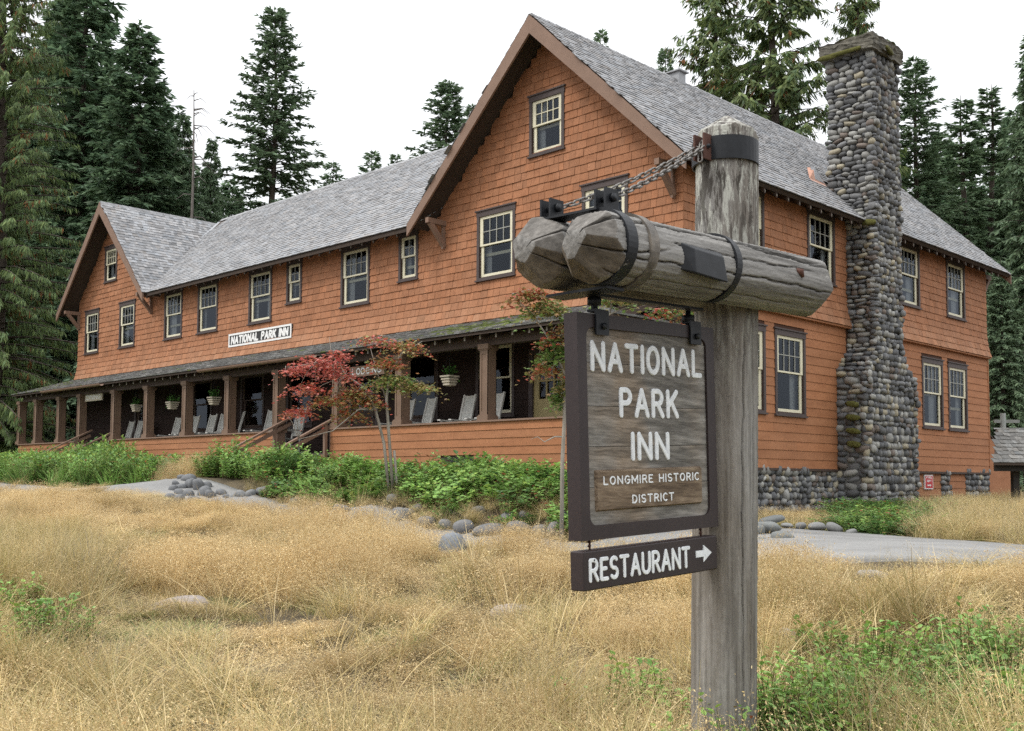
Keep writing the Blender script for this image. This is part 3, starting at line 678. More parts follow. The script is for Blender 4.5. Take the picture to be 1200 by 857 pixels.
# ---- roofs
def shakes(o, u, v, Lu, Lv, expo, seed, keep=None, tb=(.93, 1.06), wr=(.08, .22), thick=.017, moss=None):
    """wedge shakes over the plane o + u*a + v*b (u along the eave, v up the slope)"""
    r = np.random.default_rng(seed); o, u, v = map(lambda q: np.array(q, float), (o, u, v)); n = np.cross(u, v); n /= np.linalg.norm(n)
    if n[2] < 0: n = -n
    Vs, Ts = [], []; b = 0.0; row = 0
    while b < Lv - .02:
        a = -r.uniform(0, .2)
        ws = r.uniform(*wr, int(Lu / wr[0]) + 4); ed = np.r_[0, np.cumsum(ws)] + a; ed = ed[ed < Lu]
        ed = np.r_[ed, Lu]; ed[0] = 0; a0, a1 = ed[:-1], ed[1:] - .004
        b0 = b + r.uniform(-.012, .012, len(a0)) * (row > 0); b1 = np.minimum(b + expo * 1.22, Lv); t0 = thick * r.uniform(.65, 1.5, len(a0)); 
        if keep is not None:
            k = keep((a0 + a1) / 2, np.full(len(a0), b + expo / 2)); a0, a1, b0, t0 = a0[k], a1[k], b0[k], t0[k]
        if len(a0):
            tl = r.normal(0, .003, len(a0)); P = []
            for (aa, bb, tt) in ((a0, b0, 0 * t0), (a1, b0, 0 * t0), (a1, b0, t0 + tl), (a0, b0, t0 - tl), (a0, b1 + 0 * a0, 0 * t0), (a1, b1 + 0 * a0, 0 * t0), (a1, b1 + 0 * a0, .002 + 0 * t0), (a0, b1 + 0 * a0, .002 + 0 * t0)):
                P.append(o + aa[:, None] * u + (bb + 0 * aa)[:, None] * v + (tt + .003)[:, None] * n)
            Vs.append(np.stack(P, 1)); s = r.uniform(*tb, len(a0)); s *= np.where(r.random(len(a0)) < .035, .7, 1); cast = r.normal(0, .02, len(a0)); t = np.stack([s * (1 + cast), s, s * (1 - cast)], 1)
            if moss is not None:
                mk = moss((a0 + a1) / 2, np.full(len(a0), b), r); t = np.where(mk[:, None], np.array([.85, 1.05, .35]) * s[:, None], t)
            Ts.append(t)
        b += expo; row += 1
    P = np.concatenate(Vs); T = np.concatenate(Ts); m = len(P); base = (np.arange(m) * 8)[:, None, None]
    fq = np.array([[3, 2, 6, 7], [0, 1, 2, 3], [0, 3, 7, 4], [1, 5, 6, 2]])[None]; return P.reshape(-1, 3), (base + fq).reshape(-1, 4), np.repeat(T, 4, axis=0)
def slab(mb, o, u, v, Lu, Lv, th=.09):
    o, u, v = map(lambda q: Vector(q), (o, u, v)); n = u.cross(v).normalized(); n = n if n.z > 0 else -n
    a, b, c, d = o, o + u * Lu, o + u * Lu + v * Lv, o + v * Lv; mb.hexa([a - n * th, b - n * th, c - n * th, d - n * th, a, b, c, d])
roof_sl = MB()
def unitv(*p): p = np.array(p, float); return p / np.linalg.norm(p)
ER, RZ = 6.03, 9.90                                   # right wing: eave and ridge
vr = unitv(-4, 0, RZ - ER); Lr = math.hypot(4, RZ - ER)
slab(roof_sl, (.5, -.6, ER), (0, 1, 0), vr, 16.0, Lr); slab(roof_sl, (-7.5, -.6, ER), (0, 1, 0), unitv(4, 0, RZ - ER), 16.0, Lr - .004)
WZ = 9.80; vw = unitv(0, 4.6, WZ - ER); Lw = math.hypot(4.6, WZ - ER)
wv = [(-20.92, -.5, ER), (-7.48, -.5, ER), (-3.6, 4.1, WZ), (-24.4, 4.1, WZ)]; roof_sl.add(wv + [(a, b, c - .11) for a, b, c in wv], [[0, 1, 2, 3], [7, 6, 5, 4], [0, 4, 5, 1]]); slab(roof_sl, (-24.3, 8.7, ER), (1, 0, 0), unitv(0, -4.6, WZ - ER), 20.2, Lw - .004)
LZ = 9.62; vl = unitv(-3.4, 0, LZ - ER); Ll = math.hypot(3.4, LZ - ER)
slab(roof_sl, (-20.9, -.6, ER), (0, 1, 0), vl, 9.2, Ll); slab(roof_sl, (-27.7, -.6, ER), (0, 1, 0), unitv(3.4, 0, LZ - ER), 9.2, Ll - .004)
roof = roof_sl.build('roof', M['sheath'], inn)
def rshk(name, *a, mat='roof', par=None, **k):
    V, F, T = shakes(*a, **k); return setp(obj_np(name, V, F, M[mat], par or roof, T), kind='stuff')
rshk('shakes', (.53, -.63, ER), (0, 1, 0), vr, 16.06, Lr + .03, .152, 41, keep=lambda a, b: ~((a > CH0 + .63 + .62) & (a < CH1 + .02) & (b < 1.75) & (b > 0)) | (b < .0))
rshk('shakes', (-23.6, -.53, ER), (1, 0, 0), vw, 19.5, Lw + .03, .152, 42, keep=lambda a, b: (-23.6 + a < -7.42 + b * .665) & (-23.6 + a > -21.0 - b * .60))
rshk('shakes', (-20.87, -.63, ER), (0, 1, 0), vl, 8.0, Ll + .03, .158, 43, tb=(.62, 1.18))
rshk('shakes', (-27.73, -.63, ER), (0, 1, 0), unitv(3.4, 0, LZ - ER), 8.0, Ll + .03, .2, 44)
rshk('shakes', (-7.53, -.63, ER), (0, 1, 0), unitv(4, 0, RZ - ER), 16.06, Lr + .03, .2, 45, keep=lambda a, b: (a < .7))
def ridge(p, q, s1, s2, seed):
    mb = MB(); R = random.Random(seed); p, q = Vector(p), Vector(q); L = (q - p).length; d = (q - p).normalized(); k = 0.0
    while k < L:
        a = p + d * k; b = p + d * min(L, k + .30); t = R.uniform(.8, 1.1)
        for sv in (s1, s2):
            sv = Vector(sv); nn = d.cross(sv).normalized(); nn = nn if nn.z > 0 else -nn; l = .13
            mb.hexa([a + sv * l + nn * .02, b + sv * l + nn * .02, b + nn * .03, a + nn * .03, a + sv * l + nn * .042, b + sv * l + nn * .03, b + nn * .043, a + nn * .055], (t, t, t))
        k += .26
    return mb
for (p, q, a, b, s) in (((-3.5, -.63, RZ), (-3.5, 15.43, RZ), (4 / Lr, 0, -(RZ - ER) / Lr), (-4 / Lr, 0, -(RZ - ER) / Lr), 1), ((-24.2, 4.1, WZ), (-3.9, 4.1, WZ), (0, -4.6 / Lw, -(WZ - ER) / Lw), (0, 4.6 / Lw, -(WZ - ER) / Lw), 2),
                        ((-24.3, -.63, LZ), (-24.3, 8.4, LZ), (3.4 / Ll, 0, -(LZ - ER) / Ll), (-3.4 / Ll, 0, -(LZ - ER) / Ll), 3)): setp(ridge(p, q, a, b, s).build('ridge_cap', M['roof'], roof), kind='stuff')
# bargeboards, brackets, eave boards, rafter tails
def barge(y, xa, za, xr, zr, th=.05, dep=.40):
    """one raking board from eave end (xa, za) to the ridge (xr, zr), plumb cut"""
    mb = MB(); poly = [(xa, y, za - .27), (xa, y, za + .0), (xr, y, zr), (xr, y, zr - dep)]; mb.prism(poly, (0, -th, 0)); return mb
for (y, xa, za, xr, zr) in ((-.6, .5, ER - .005, -3.5, RZ - .005), (-.6, -7.5, ER - .005, -3.502, RZ - .005), (-.6, -20.9, ER - .005, -24.3, LZ - .005), (-.6, -27.7, ER - .005, -24.302, LZ - .005), (15.45, .5, ER, -3.5, RZ), (15.45, -7.5, ER, -3.502, RZ)):
    barge(y, xa, za, xr, zr).build('bargeboard', M['brown'], roof)
def bracket(fr, u, zt, out=.58, drop=.55):
    mb = MB(); mb.bar(fr(u, zt, .0), fr(u, zt, out), .11, .12); mb.bar(fr(u, zt - drop, .03), fr(u, zt - .04, out - .1), .10, .11); mb.bar(fr(u, zt - drop - .06, .035), fr(u, zt + .06, .035), .13, .05, up=(0, 1, 0) if fr is SD else (1, 0, 0)); return mb.build('bracket', M['brown'], roof)
for u, z in ((-6.85, 6.05), (-.2, 6.05), (-21.45, 6.05), (-27.1, 6.05)): bracket(FR, u, z)
B2 = Frame((0, 14.82, 0), (1, 0, 0), (0, 1, 0)); bracket(B2, -.1, 6.0)
ev = MB()
for k in range(int(15.2 / .46)):
    y = -.1 + k * .46
    if CH0 + .5 < y < CH1 - .5: continue
    z0 = ER - .115; ev.hexa([(-.05, y - .025, z0 + .44), (.44, y - .025, z0 - .05), (.44, y + .025, z0 - .05), (-.05, y + .025, z0 + .44), (-.05, y - .025, z0 + .53), (.44, y - .025, z0 + .04), (.44, y + .025, z0 + .04), (-.05, y + .025, z0 + .53)])
for k in range(int(13.6 / .46)):
    x = -21.0 + k * .46; z0 = ER - .115
    ev.hexa([(x - .025, -.44, z0 - .05), (x + .025, -.44, z0 - .05), (x + .025, .05, z0 + .35), (x - .025, .05, z0 + .35), (x - .025, -.44, z0 + .04), (x + .025, -.44, z0 + .04), (x + .025, .05, z0 + .44), (x - .025, .05, z0 + .44)])
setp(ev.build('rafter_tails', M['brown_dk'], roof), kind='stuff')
for nm, items in (('rafter_end', [((.441, -.1 + k * .46), 'x') for k in range(33) if not (CH0 + .5 < -.1 + k * .46 < CH1 - .5)] + [((-21.0 + k * .46, -.441), 'y') for k in range(29)]),):
    mx_ = MB(); mx_.box((0, -.016, -.022), (.004, .016, .022)); mex = mx_.mesh('rafter_end'); mex.materials.append(M['rafter'])
    for (p, q), ax in items:
        inst(nm, mex, roof, (p, q, ER - .12), (0, 0, 0 if ax == 'x' else -PI / 2))
fs = MB()
fs.bar((-21.1, -.5, 6.045), (-24.15, 4.05, 9.70), .30, .012, up=(.55, -.45, .7)); fs.build('valley_flashing', M['flash'], roof)
fm = MB(); nv_ = Vector((RZ - ER, 0, 4)).normalized(); vrv = Vector(vr)
def rp(a, b, h=.03): return Vector((.5, 0, ER)) + Vector((0, 1, 0)) * a + vrv * b + nv_ * h
y0 = CH0 + .46
for k in range(9):
    b = .18 + k * .17; fm.add([rp(y0 - .10, b, .03 + .004 * (k % 2)), rp(y0 + .12, b, .03), rp(y0 + .12, b + .2, .034), rp(y0 - .10, b + .2, .034)], [[0, 1, 2, 3]]); 
fm.build('step_flashing', M['flash'], roof)
fm = MB(); fm.add([rp(y0 - .55, 1.50, .035), rp(y0 + .15, 1.42, .035), rp(y0 + .15, 2.0, .2), rp(y0 - .05, 2.05, .12)], [[0, 1, 2, 3]]); fm.add([rp(y0 - .60, 1.42, .04), rp(y0 + .1, 1.36, .04), rp(y0 + .1, 1.44, .045), rp(y0 - .55, 1.52, .045)], [[0, 1, 2, 3]]); fm.build('chimney_flashing', M['copper'], roof)
fm = MB(); fm.add([rp(y0 - .25, 1.55, .06), rp(y0 + .12, 1.50, .06), rp(y0 + .12, 2.0, .215), rp(y0 - .02, 2.0, .16)], [[0, 1, 2, 3]]); fm.build('chimney_flashing', M['flash'], roof)
vt = MB(); vt.box((-3.66, 4.5, RZ - .1), (-3.34, 4.78, RZ + .20)); vt.box((-3.72, 4.44, RZ + .18), (-3.28, 4.84, RZ + .215)); vt.build('ridge_vent', M['flash'], roof)

# ---- porch
PFZ, PRZ, PBZ = .62, 1.17, 2.72                       # floor, parapet top, beam underside
PX0, PX1, PYD = -28.0, -.10, 2.02
PE, PT = 2.97, 3.60
porch_roof_sl = MB(); pv = unitv(0, PYD, PT - PE); PL = math.hypot(PYD, PT - PE)
def pr(x, y, dz=0.0): return (x, y, PE + (y + PYD) / PYD * (PT - PE) + dz)
porch_roof_sl.add([(PX0, -PYD, PE), (PX1, -PYD, PE), (PX1 - PYD, 0, PT), (PX0 + PYD * .15, 0, PT), (PX0, -PYD, PE - .06), (PX1, -PYD, PE - .06), (PX1 - PYD, 0, PT - .06), (PX0 + PYD * .15, 0, PT - .06)], [[0, 1, 2, 3], [7, 6, 5, 4], [0, 4, 5, 1], [0, 3, 7, 4]])
porch_roof_sl.add([(PX1, -PYD, PE), (PX1, 0, PE), (PX1 - PYD, 0, PT), (PX1, -PYD, PE - .06), (PX1, 0, PE - .06), (PX1 - PYD, 0, PT - .06)], [[0, 1, 2], [5, 4, 3], [0, 3, 4, 1]])
proof = porch_roof_sl.build('porch_roof', M['sheath'], inn)
mossf = lambda a, b, r: (np.abs(a - 23.6) < 1.5) & (r.random(len(a)) < .75 * np.exp(-((b - .9) / .7) ** 2)) | (r.random(len(a)) < .02) | ((a < 3) & (r.random(len(a)) < .25))
rshk('shakes', (PX0 - .03, -PYD - .03, PE), (1, 0, 0), pv, PX1 - PX0 + .03, PL + .02, .17, 46, mat='porch_roof', par=proof, keep=lambda a, b: (a < PX1 - PX0 - b * .955 + .06) & (a > b * .15), tb=(.6, 1.2), wr=(.08, .22), thick=.022, moss=mossf)
rshk('shakes', (PX1 + .03, -PYD, PE), (0, 1, 0), unitv(-PYD, 0, PT - PE), PYD, PL, .17, 47, mat='porch_roof', par=proof, keep=lambda a, b: a > b * .955 - .05, tb=(.6, 1.2), wr=(.08, .22), thick=.022)
YC = -1.62
bm = MB(); bm.box((PX0 + .25, YC - .09, PBZ), (PX1 - .2, YC + .09, PBZ + .22)); bm.box((PX1 - .38, YC + .1, PBZ), (PX1 - .2, 0, PBZ + .22)); bm.build('porch_beam', M['brown_dk'], inn)
rt = MB(); re_ = MB(); mxx = MB(); mxx.box((-.022, -.004, -.045), (.022, 0, .04)); mer = mxx.mesh('rafter_end'); mer.materials.append(M['rafter'])
k = 0; x = PX0 + .15
while x < PX1 - .1:
    a, b = pr(x, -PYD + .1, -.075), pr(x, 0, -.075); rt.hexa([(x - .027, a[1], a[2] - .10), (x + .027, a[1], a[2] - .10), (x + .027, 0, b[2] - .10), (x - .027, 0, b[2] - .10), (x - .027, a[1], a[2]), (x + .027, a[1], a[2]), (x + .027, 0, b[2]), (x - .027, 0, b[2])])
    gut = -14.6 < x < -9.0 or -25.2 < x < -20.4
    if not gut: inst('rafter_end', mer, proof, (x, a[1] - .001, a[2] - .05))
    x += .4575
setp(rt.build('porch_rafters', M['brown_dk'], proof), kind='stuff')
def gutter(xa, xb, par):
    n = 10; th = [PI + PI * i / (n - 1) for i in range(n)]; mb = MB(); V = []
    for x in (xa, xb):
        V += [(x, -PYD - .07 + .075 * math.cos(t), PE - .03 + .075 * math.sin(t)) for t in th] + [(x, -PYD - .07 + .069 * math.cos(t), PE - .03 + .069 * math.sin(t)) for t in th[::-1]]
    m = 2 * n; mb.add(V, [[i, (i + 1) % m, m + (i + 1) % m, m + i] for i in range(m)] + [list(range(m))[::-1], list(range(m, 2 * m))]); return mb.build('gutter', M['brown'], par)
gutter(-14.5, -9.1, proof); gutter(-25.1, -20.5, proof)
COLX = [-28.55 + .5, -26.55, -24.6, -22.95, -20.45, -18.26, -15.95, -13.64, -11.28, -8.75, -6.40, -3.68, -.55]
STEPS = [(-11.14, -8.89), (-22.81, -20.59)]
def column_mesh():
    mb = MB(); h = PBZ - PRZ; w = .122
    for z0, z1, e in ((0, .09, .035), (.09, .115, .018), (h - .10, h, .03), (h - .125, h - .10, .015)): mb.box((-w - e, -w - e, z0), (w + e, w + e, z1))
    mb.box((-w + .012, -w + .012, .1), (w - .012, w - .012, h - .1))
    for sx, sy in ((1, 0), (-1, 0), (0, 1), (0, -1)):      # stiles and rails leave a sunk panel on each face
        def fb(u0, u1, z0, z1):
            if sx: mb.box((sx * (w - .013), u0, z0), (sx * w, u1, z1))
            else: mb.box((u0, sy * (w - .013), z0), (u1, sy * w, z1))
        fb(-w, -w + .06, .115, h - .125); fb(w - .06, w, .115, h - .125); fb(-w + .06, w - .06, .115, .19); fb(-w + .06, w - .06, h - .2, h - .125)
    m = mb.mesh('column'); m.materials.append(M['column']); return m
cmesh = column_mesh()
for x in COLX: inst('column', cmesh, inn, (x, YC, PRZ + .035))
# parapet
PF = Frame((0, -1.74, 0), (1, 0, 0), (0, -1, 0)); segs = []; x = PX0 + .05
for a, b in sorted(STEPS): segs.append((x, a)); x = b
segs.append((x, PX1 - .25))
pw = MB()
for a, b in segs: pw.box((a, -1.735, -1.0), (b, -1.55, PRZ))
pw.box((PX1 - .43, -1.55, -1.0), (PX1 - .27, 0, PRZ)); 
for a, b in STEPS:
    pass
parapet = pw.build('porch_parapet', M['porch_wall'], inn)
vent = [(-4.95, -3.95, .30, .47)]
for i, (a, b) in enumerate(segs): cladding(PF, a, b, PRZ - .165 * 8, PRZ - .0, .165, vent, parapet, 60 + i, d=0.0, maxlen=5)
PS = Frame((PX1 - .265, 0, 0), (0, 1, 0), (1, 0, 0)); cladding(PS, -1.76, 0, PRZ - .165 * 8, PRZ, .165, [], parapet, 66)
vb = MB(); vb.box((-4.95, -1.745, .32), (-3.95, -1.738, .46)); vb.build('crawl_vent', M['black'], parapet)
cp = MB()
for a, b in segs: cp.box((a - .02, -1.80, PRZ), (b + .02, -1.48, PRZ + .035))
cp.box((PX1 - .47, -1.48, PRZ), (PX1 - .2, 0, PRZ + .035)); cp.build('parapet_cap', M['brown'], parapet)
for a, b in STEPS:
    for xx in (a, b):
        e = MB(); e.box((xx - .012, -1.76, -.6), (xx + .012, -1.53, PRZ)); e.build('end_board', M['brown'], parapet)
pf = MB(); pf.box((PX0 + .1, -1.70, PFZ - .05), (PX1 - .3, -.01, PFZ)); pf.build('porch_floor', M['floor'], inn)
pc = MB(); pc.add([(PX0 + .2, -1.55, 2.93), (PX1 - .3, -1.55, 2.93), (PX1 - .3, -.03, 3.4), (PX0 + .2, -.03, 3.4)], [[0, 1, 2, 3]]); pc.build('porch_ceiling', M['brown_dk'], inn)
for a, b in STEPS:
    g = g1((a + b) / 2, -3.3); n = 5; st = MB()
    for k in range(n):
        z1 = PFZ - (k + 1) * (PFZ - g) / (n + 1) ; y1 = -1.74 - k * .29; st.box((a + .03, y1 - .31, z1 - .16), (b - .03, y1, z1))
    so2 = st.build('porch_steps', M['floor'], inn)
    for xx in (a + .06, b - .04):
        hr = MB(); p, q = (xx, -1.35, 1.58), (xx, -3.02, .74); hr.bar(p, q, .10, .045); hr.bar((xx, -1.4, 1.40), (xx, -3.0, .60), .045, .09)
        hr.box((xx - .04, -3.0, g - .3), (xx + .04, -2.92, .78)); hr.box((xx - .04, -1.9, .2), (xx + .04, -1.83, 1.3)); hr.build('handrail', M['brown'], so2)

# ---- writing: rounded strokes
GL = {'N': (.62, [[(0, 0), (0, 1), (.62, 0), (.62, 1)]]), 'A': (.66, [[(0, 0), (.33, 1), (.66, 0)], [(.13, .34), (.53, .34)]]), 'T': (.60, [[(0, 1), (.6, 1)], [(.3, 1), (.3, 0)]]), 'I': (.0, [[(0, 0), (0, 1)]]),
      'L': (.48, [[(0, 1), (0, 0), (.48, 0)]]), 'K': (.56, [[(0, 0), (0, 1)], [(.54, 1), (.02, .40)], [(.20, .60), (.56, 0)]]), 'E': (.48, [[(.48, 1), (0, 1), (0, 0), (.48, 0)], [(0, .52), (.38, .52)]]),
      'M': (.76, [[(0, 0), (0, 1), (.38, .25), (.76, 1), (.76, 0)]]), 'H': (.58, [[(0, 0), (0, 1)], [(.58, 0), (.58, 1)], [(0, .5), (.58, .5)]]), 'F': (.46, [[(.46, 1), (0, 1), (0, 0)], [(0, .52), (.36, .52)]]), ' ': (.30, [])}
def arc(cx, cy, rx, ry, a0, a1, n=14): return [(cx + rx * math.cos(math.radians(a0 + (a1 - a0) * i / n)), cy + ry * math.sin(math.radians(a0 + (a1 - a0) * i / n))) for i in range(n + 1)]
GL['O'] = (.64, [arc(.32, .5, .32, .5, 90, 450, 24)]); GL['P'] = (.52, [[(0, 0), (0, 1), (.26, 1)] + arc(.26, .74, .26, .26, 90, -90) + [(0, .48)]])
GL['R'] = (.56, [[(0, 0), (0, 1), (.26, 1)] + arc(.26, .74, .26, .26, 90, -90) + [(0, .48)], [(.26, .48), (.56, 0)]]); GL['U'] = (.58, [[(0, 1), (0, .29)] + arc(.29, .29, .29, .29, 180, 360) + [(.58, 1)]])
GL['C'] = (.56, [arc(.32, .5, .32, .5, 50, 310, 20)]); GL['G'] = (.60, [arc(.32, .5, .32, .5, 50, 360, 22) + [(.36, .5)]]); GL['D'] = (.56, [[(0, 0), (0, 1), (.2, 1)] + arc(.2, .5, .36, .5, 90, -90) + [(0, 0)]])
GL['S'] = (.52, [arc(.26, .745, .25, .255, 40, 270, 14) + arc(.26, .245, .26, .245, 90, -140, 14)[1:]])
def lettering(text, fn, s0, s1, t0, h, wd, dep, gap=.26, shear=0.0, squeeze=None, mat=None, parent=None, d=0.0):
    """text from s0 to s1 along the face; fn(s, t, d) gives the world point; strokes are flattened half-round ridges"""
    adv = [GL[c][0] for c in text]; tot = sum(adv) + gap * (len(text) - 1); kx = (s1 - s0) / tot; x = 0.0
    for c in text:
        mb = MB()
        for stk in GL[c][1]:
            pts = [(s0 + (x + p[0]) * kx + shear * h * p[1], t0 + p[1] * h) for p in stk]
            Q = [pts[0]]
            for p, q in zip(pts, pts[1:]):
                L = math.hypot(q[0] - p[0], q[1] - p[1]); m = max(1, int(L / (wd * 1.2)))
                Q += [(p[0] + (q[0] - p[0]) * i / m, p[1] + (q[1] - p[1]) * i / m) for i in range(1, m + 1)]
            for (p, q) in zip(pts, pts[1:]):               # one flattened capsule for each straight run
                a = math.atan2(q[1] - p[1], q[0] - p[0]); out = []
                for i in range(7): th = a + PI / 2 + PI * i / 6; out.append((p[0] + wd / 2 * math.cos(th), p[1] + wd / 2 * math.sin(th)))
                for i in range(7): th = a - PI / 2 + PI * i / 6; out.append((q[0] + wd / 2 * math.cos(th), q[1] + wd / 2 * math.sin(th)))
                n = len(out); jit = dep * (1 + .12 * random.random()); cxm, cym = (p[0] + q[0]) / 2, (p[1] + q[1]) / 2
                inn_ = []
                for (ox, oy) in out:                       # inset ring for the rounded shoulder
                    tt = max(0, min(1, ((ox - p[0]) * (q[0] - p[0]) + (oy - p[1]) * (q[1] - p[1])) / (math.hypot(q[0] - p[0], q[1] - p[1]) ** 2 + 1e-12))); ax, ay = p[0] + tt * (q[0] - p[0]), p[1] + tt * (q[1] - p[1]); inn_.append((ax + (ox - ax) * .72, ay + (oy - ay) * .72))
                V = [fn(o[0], o[1], d) for o in out] + [fn(o[0], o[1], d + jit * .6) for o in out] + [fn(o[0], o[1], d + jit) for o in inn_]
                mb.add(V, [[i, (i + 1) % n, n + (i + 1) % n, n + i] for i in range(n)] + [[n + i, n + (i + 1) % n, 2 * n + (i + 1) % n, 2 * n + i] for i in range(n)] + [list(range(2 * n, 3 * n))])
        x += GL[c][0] + gap
        if mb.v: mb.build('letter', mat or M['letter'], parent)

# the name board on the front wall
nb = thing('name_board', (-14.8, -.03, 3.9), 'black board with white frame reading NATIONAL PARK INN on the upper wall', 'sign')
xb0, xb1, zb0, zb1 = -16.45, -13.14, 3.905, 4.30
mb = MB(); FR.box(mb, xb0, xb1, zb0, zb1, .03, .055); mb.build('board', M['black'], nb)
mb = MB(); t = .055
for (a, b, c, e) in ((xb0, xb1, zb1 - t, zb1), (xb0, xb1, zb0, zb0 + t), (xb0, xb0 + t, zb0 + t, zb1 - t), (xb1 - t, xb1, zb0 + t, zb1 - t)): FR.box(mb, a, b, c, e, .028, .075)
mb.build('frame', M['white'], nb)
lettering('NATIONAL PARK INN', lambda s, t, d: FR(s, t, d), xb0 + .15, xb1 - .20, zb0 + .10, .19, .062, .012, gap=.30, shear=.12, mat=M['white'], parent=nb, d=.055)
# small signs hanging under the porch roof
for (xa, xb, z, txt, lab) in ((-8.35, -7.05, 2.38, 'LODGING', 'brown hanging board reading LODGING under the porch roof by the maple'), (-22.75, -21.5, 2.50, 'DINING', 'small weathered board with pale lettering hanging over the far left steps')):
    hb = thing('porch_sign', ((xa + xb) / 2, -1.62, z), lab, 'sign'); F2 = Frame((0, -1.60, 0), (1, 0, 0), (0, -1, 0)); mb = MB(); F2.box(mb, xa, xb, z, z + .24, -.02, .02); mb.build('board', M['brown'] if txt == 'LODGING' else M['basket'], hb)
    lettering(txt, lambda s, t, d: F2(s, t, d), xa + .12, xb - .12, z + .055, .13, .026, .006, parent=hb, d=.02)
    mb = MB(); [mb.tube([F2(xx, z + .24, 0), F2(xx, PBZ + .02, 0)], .008) for xx in (xa + .15, xb - .15)]; mb.build('hanger', M['metal'], hb)
# red notice on the low boards beside the chimney
rs = thing('red_notice', (.0, 10.75, -.1), 'small red and white notice with an arrow on the low boards beside the chimney', 'sign')
R2 = Frame((0, 0, 0), (0, 1, 0), (1, 0, 0)); mb = MB(); R2.box(mb, 10.50, 11.00, -.17, .20, -.03, .004); mb.build('board', M['white'], rs)
mb = MB(); R2.box(mb, 10.53, 10.97, -.145, .175, .004, .007); mb.build('red_field', M['red'], rs)
for txt, a, b, z, h in (('FIRE', 10.60, 10.90, .105, .045), ('DEPT', 10.62, 10.88, .02, .04)): lettering(txt, lambda s, t, d: R2(s, t, d), a, b, z, h, .014, .002, parent=rs, d=.007, mat=M['white'])
mb = MB(); R2.box(mb, 10.64, 10.80, -.085, -.055, .007, .010); mb.prism([R2(10.80, -.10, .007), R2(10.88, -.07, .007), R2(10.80, -.04, .007)], (.003, 0, 0)); mb.build('arrow', M['white'], rs)
# ================================================================== the sign frame in the meadow
XP, YP = 8.72, -11.80
sgn = thing('log_sign_frame', (XP, YP, -1.5), 'weathered log post with two log arms, iron straps and chains in the foreground grass', 'signpost')
def hewn_log(axis, c0, c1, R, facets0=None, facets1=None, nth=180, nl=130, cracks=(), seed=0, rough=.004, taper=0.0):
    """round timber between points c0 and c1; ends hewn to facets; checks cut as real grooves"""
    r = np.random.default_rng(seed); c0, c1 = np.array(c0, float), np.array(c1, float); L = np.linalg.norm(c1 - c0); T = (c1 - c0) / L
    a = np.cross(T, [0, 0, 1.0]) if axis != 2 else np.array([1.0, 0, 0]); a /= np.linalg.norm(a); b = np.cross(a, T)      # b points up for level logs
    s = np.concatenate([np.linspace(0, .28, 56), np.linspace(.28, L - .20, nl)[1:-1], np.linspace(L - .20, L, 40)]); th = np.arange(nth) * 2 * PI / nth
    S, TH = np.meshgrid(s, th, indexing='ij'); rad = np.full(S.shape, R) * (1 - taper * S / L)
    for k in range(5): rad += .0035 * np.sin(TH * (k + 1) + r.uniform(0, 6) + S * r.uniform(-.6, .6))
    g = r.normal(0, 1, nth); g = (g + np.roll(g, 1)) / 2
    rad += rough * g[None, :] * (.6 + .4 * np.sin(S * 5 + TH))
    g2 = r.normal(0, 1, S.shape); rad += .0010 * g2
    dark = np.zeros(S.shape)
    fcol = np.ones(S.shape + (3,))
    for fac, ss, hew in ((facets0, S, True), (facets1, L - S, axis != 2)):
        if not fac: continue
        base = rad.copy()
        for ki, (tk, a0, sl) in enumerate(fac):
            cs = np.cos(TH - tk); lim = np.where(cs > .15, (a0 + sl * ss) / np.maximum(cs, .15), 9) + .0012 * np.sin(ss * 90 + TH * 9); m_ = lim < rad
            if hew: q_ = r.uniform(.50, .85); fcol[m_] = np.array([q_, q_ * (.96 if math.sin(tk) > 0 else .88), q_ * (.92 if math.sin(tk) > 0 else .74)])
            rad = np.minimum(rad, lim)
    for (t0, wav, s0, s1, dep, wid) in cracks:
        tc = t0 + wav * np.sin(S * 3.1 + t0 * 7) + .02 * np.sin(S * 17 + t0) + .012 * np.sin(S * 41); d = (TH - tc + PI) % (2 * PI) - PI
        on_ = np.clip((S - s0) / .03, 0, 1) * np.clip((s1 - S) / .15, 0, 1); gq = np.exp(-(d * R / wid) ** 2) * on_; rad -= dep * gq; dark = np.maximum(dark, gq)
    rad = rad + np.where(S < .3, 0, 0); P = c0 + S[..., None] * T + rad[..., None] * (np.cos(TH)[..., None] * a + np.sin(TH)[..., None] * b)
    n0 = len(s); V = P.reshape(-1, 3); I = np.arange(n0 * nth).reshape(n0, nth)
    F = np.stack([I[:-1], I[1:], np.roll(I, -1, 1)[1:], np.roll(I, -1, 1)[:-1]], -1).reshape(-1, 4)
    e0, e1 = len(V), len(V) + 1; V = np.r_[V, [c0 + T * .004, c1 - T * .004]]
    caps = np.array([[e0, I[0, j], I[0, (j + 1) % nth], I[0, (j + 1) % nth]] for j in range(nth)])
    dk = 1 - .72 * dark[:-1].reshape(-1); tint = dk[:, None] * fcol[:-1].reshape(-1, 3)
    return V, F, tint, [[e0, int(I[0, j]), int(I[0, (j + 1) % nth])] for j in range(nth)], [[e1, int(I[-1, (j + 1) % nth]), int(I[-1, j])] for j in range(nth)]
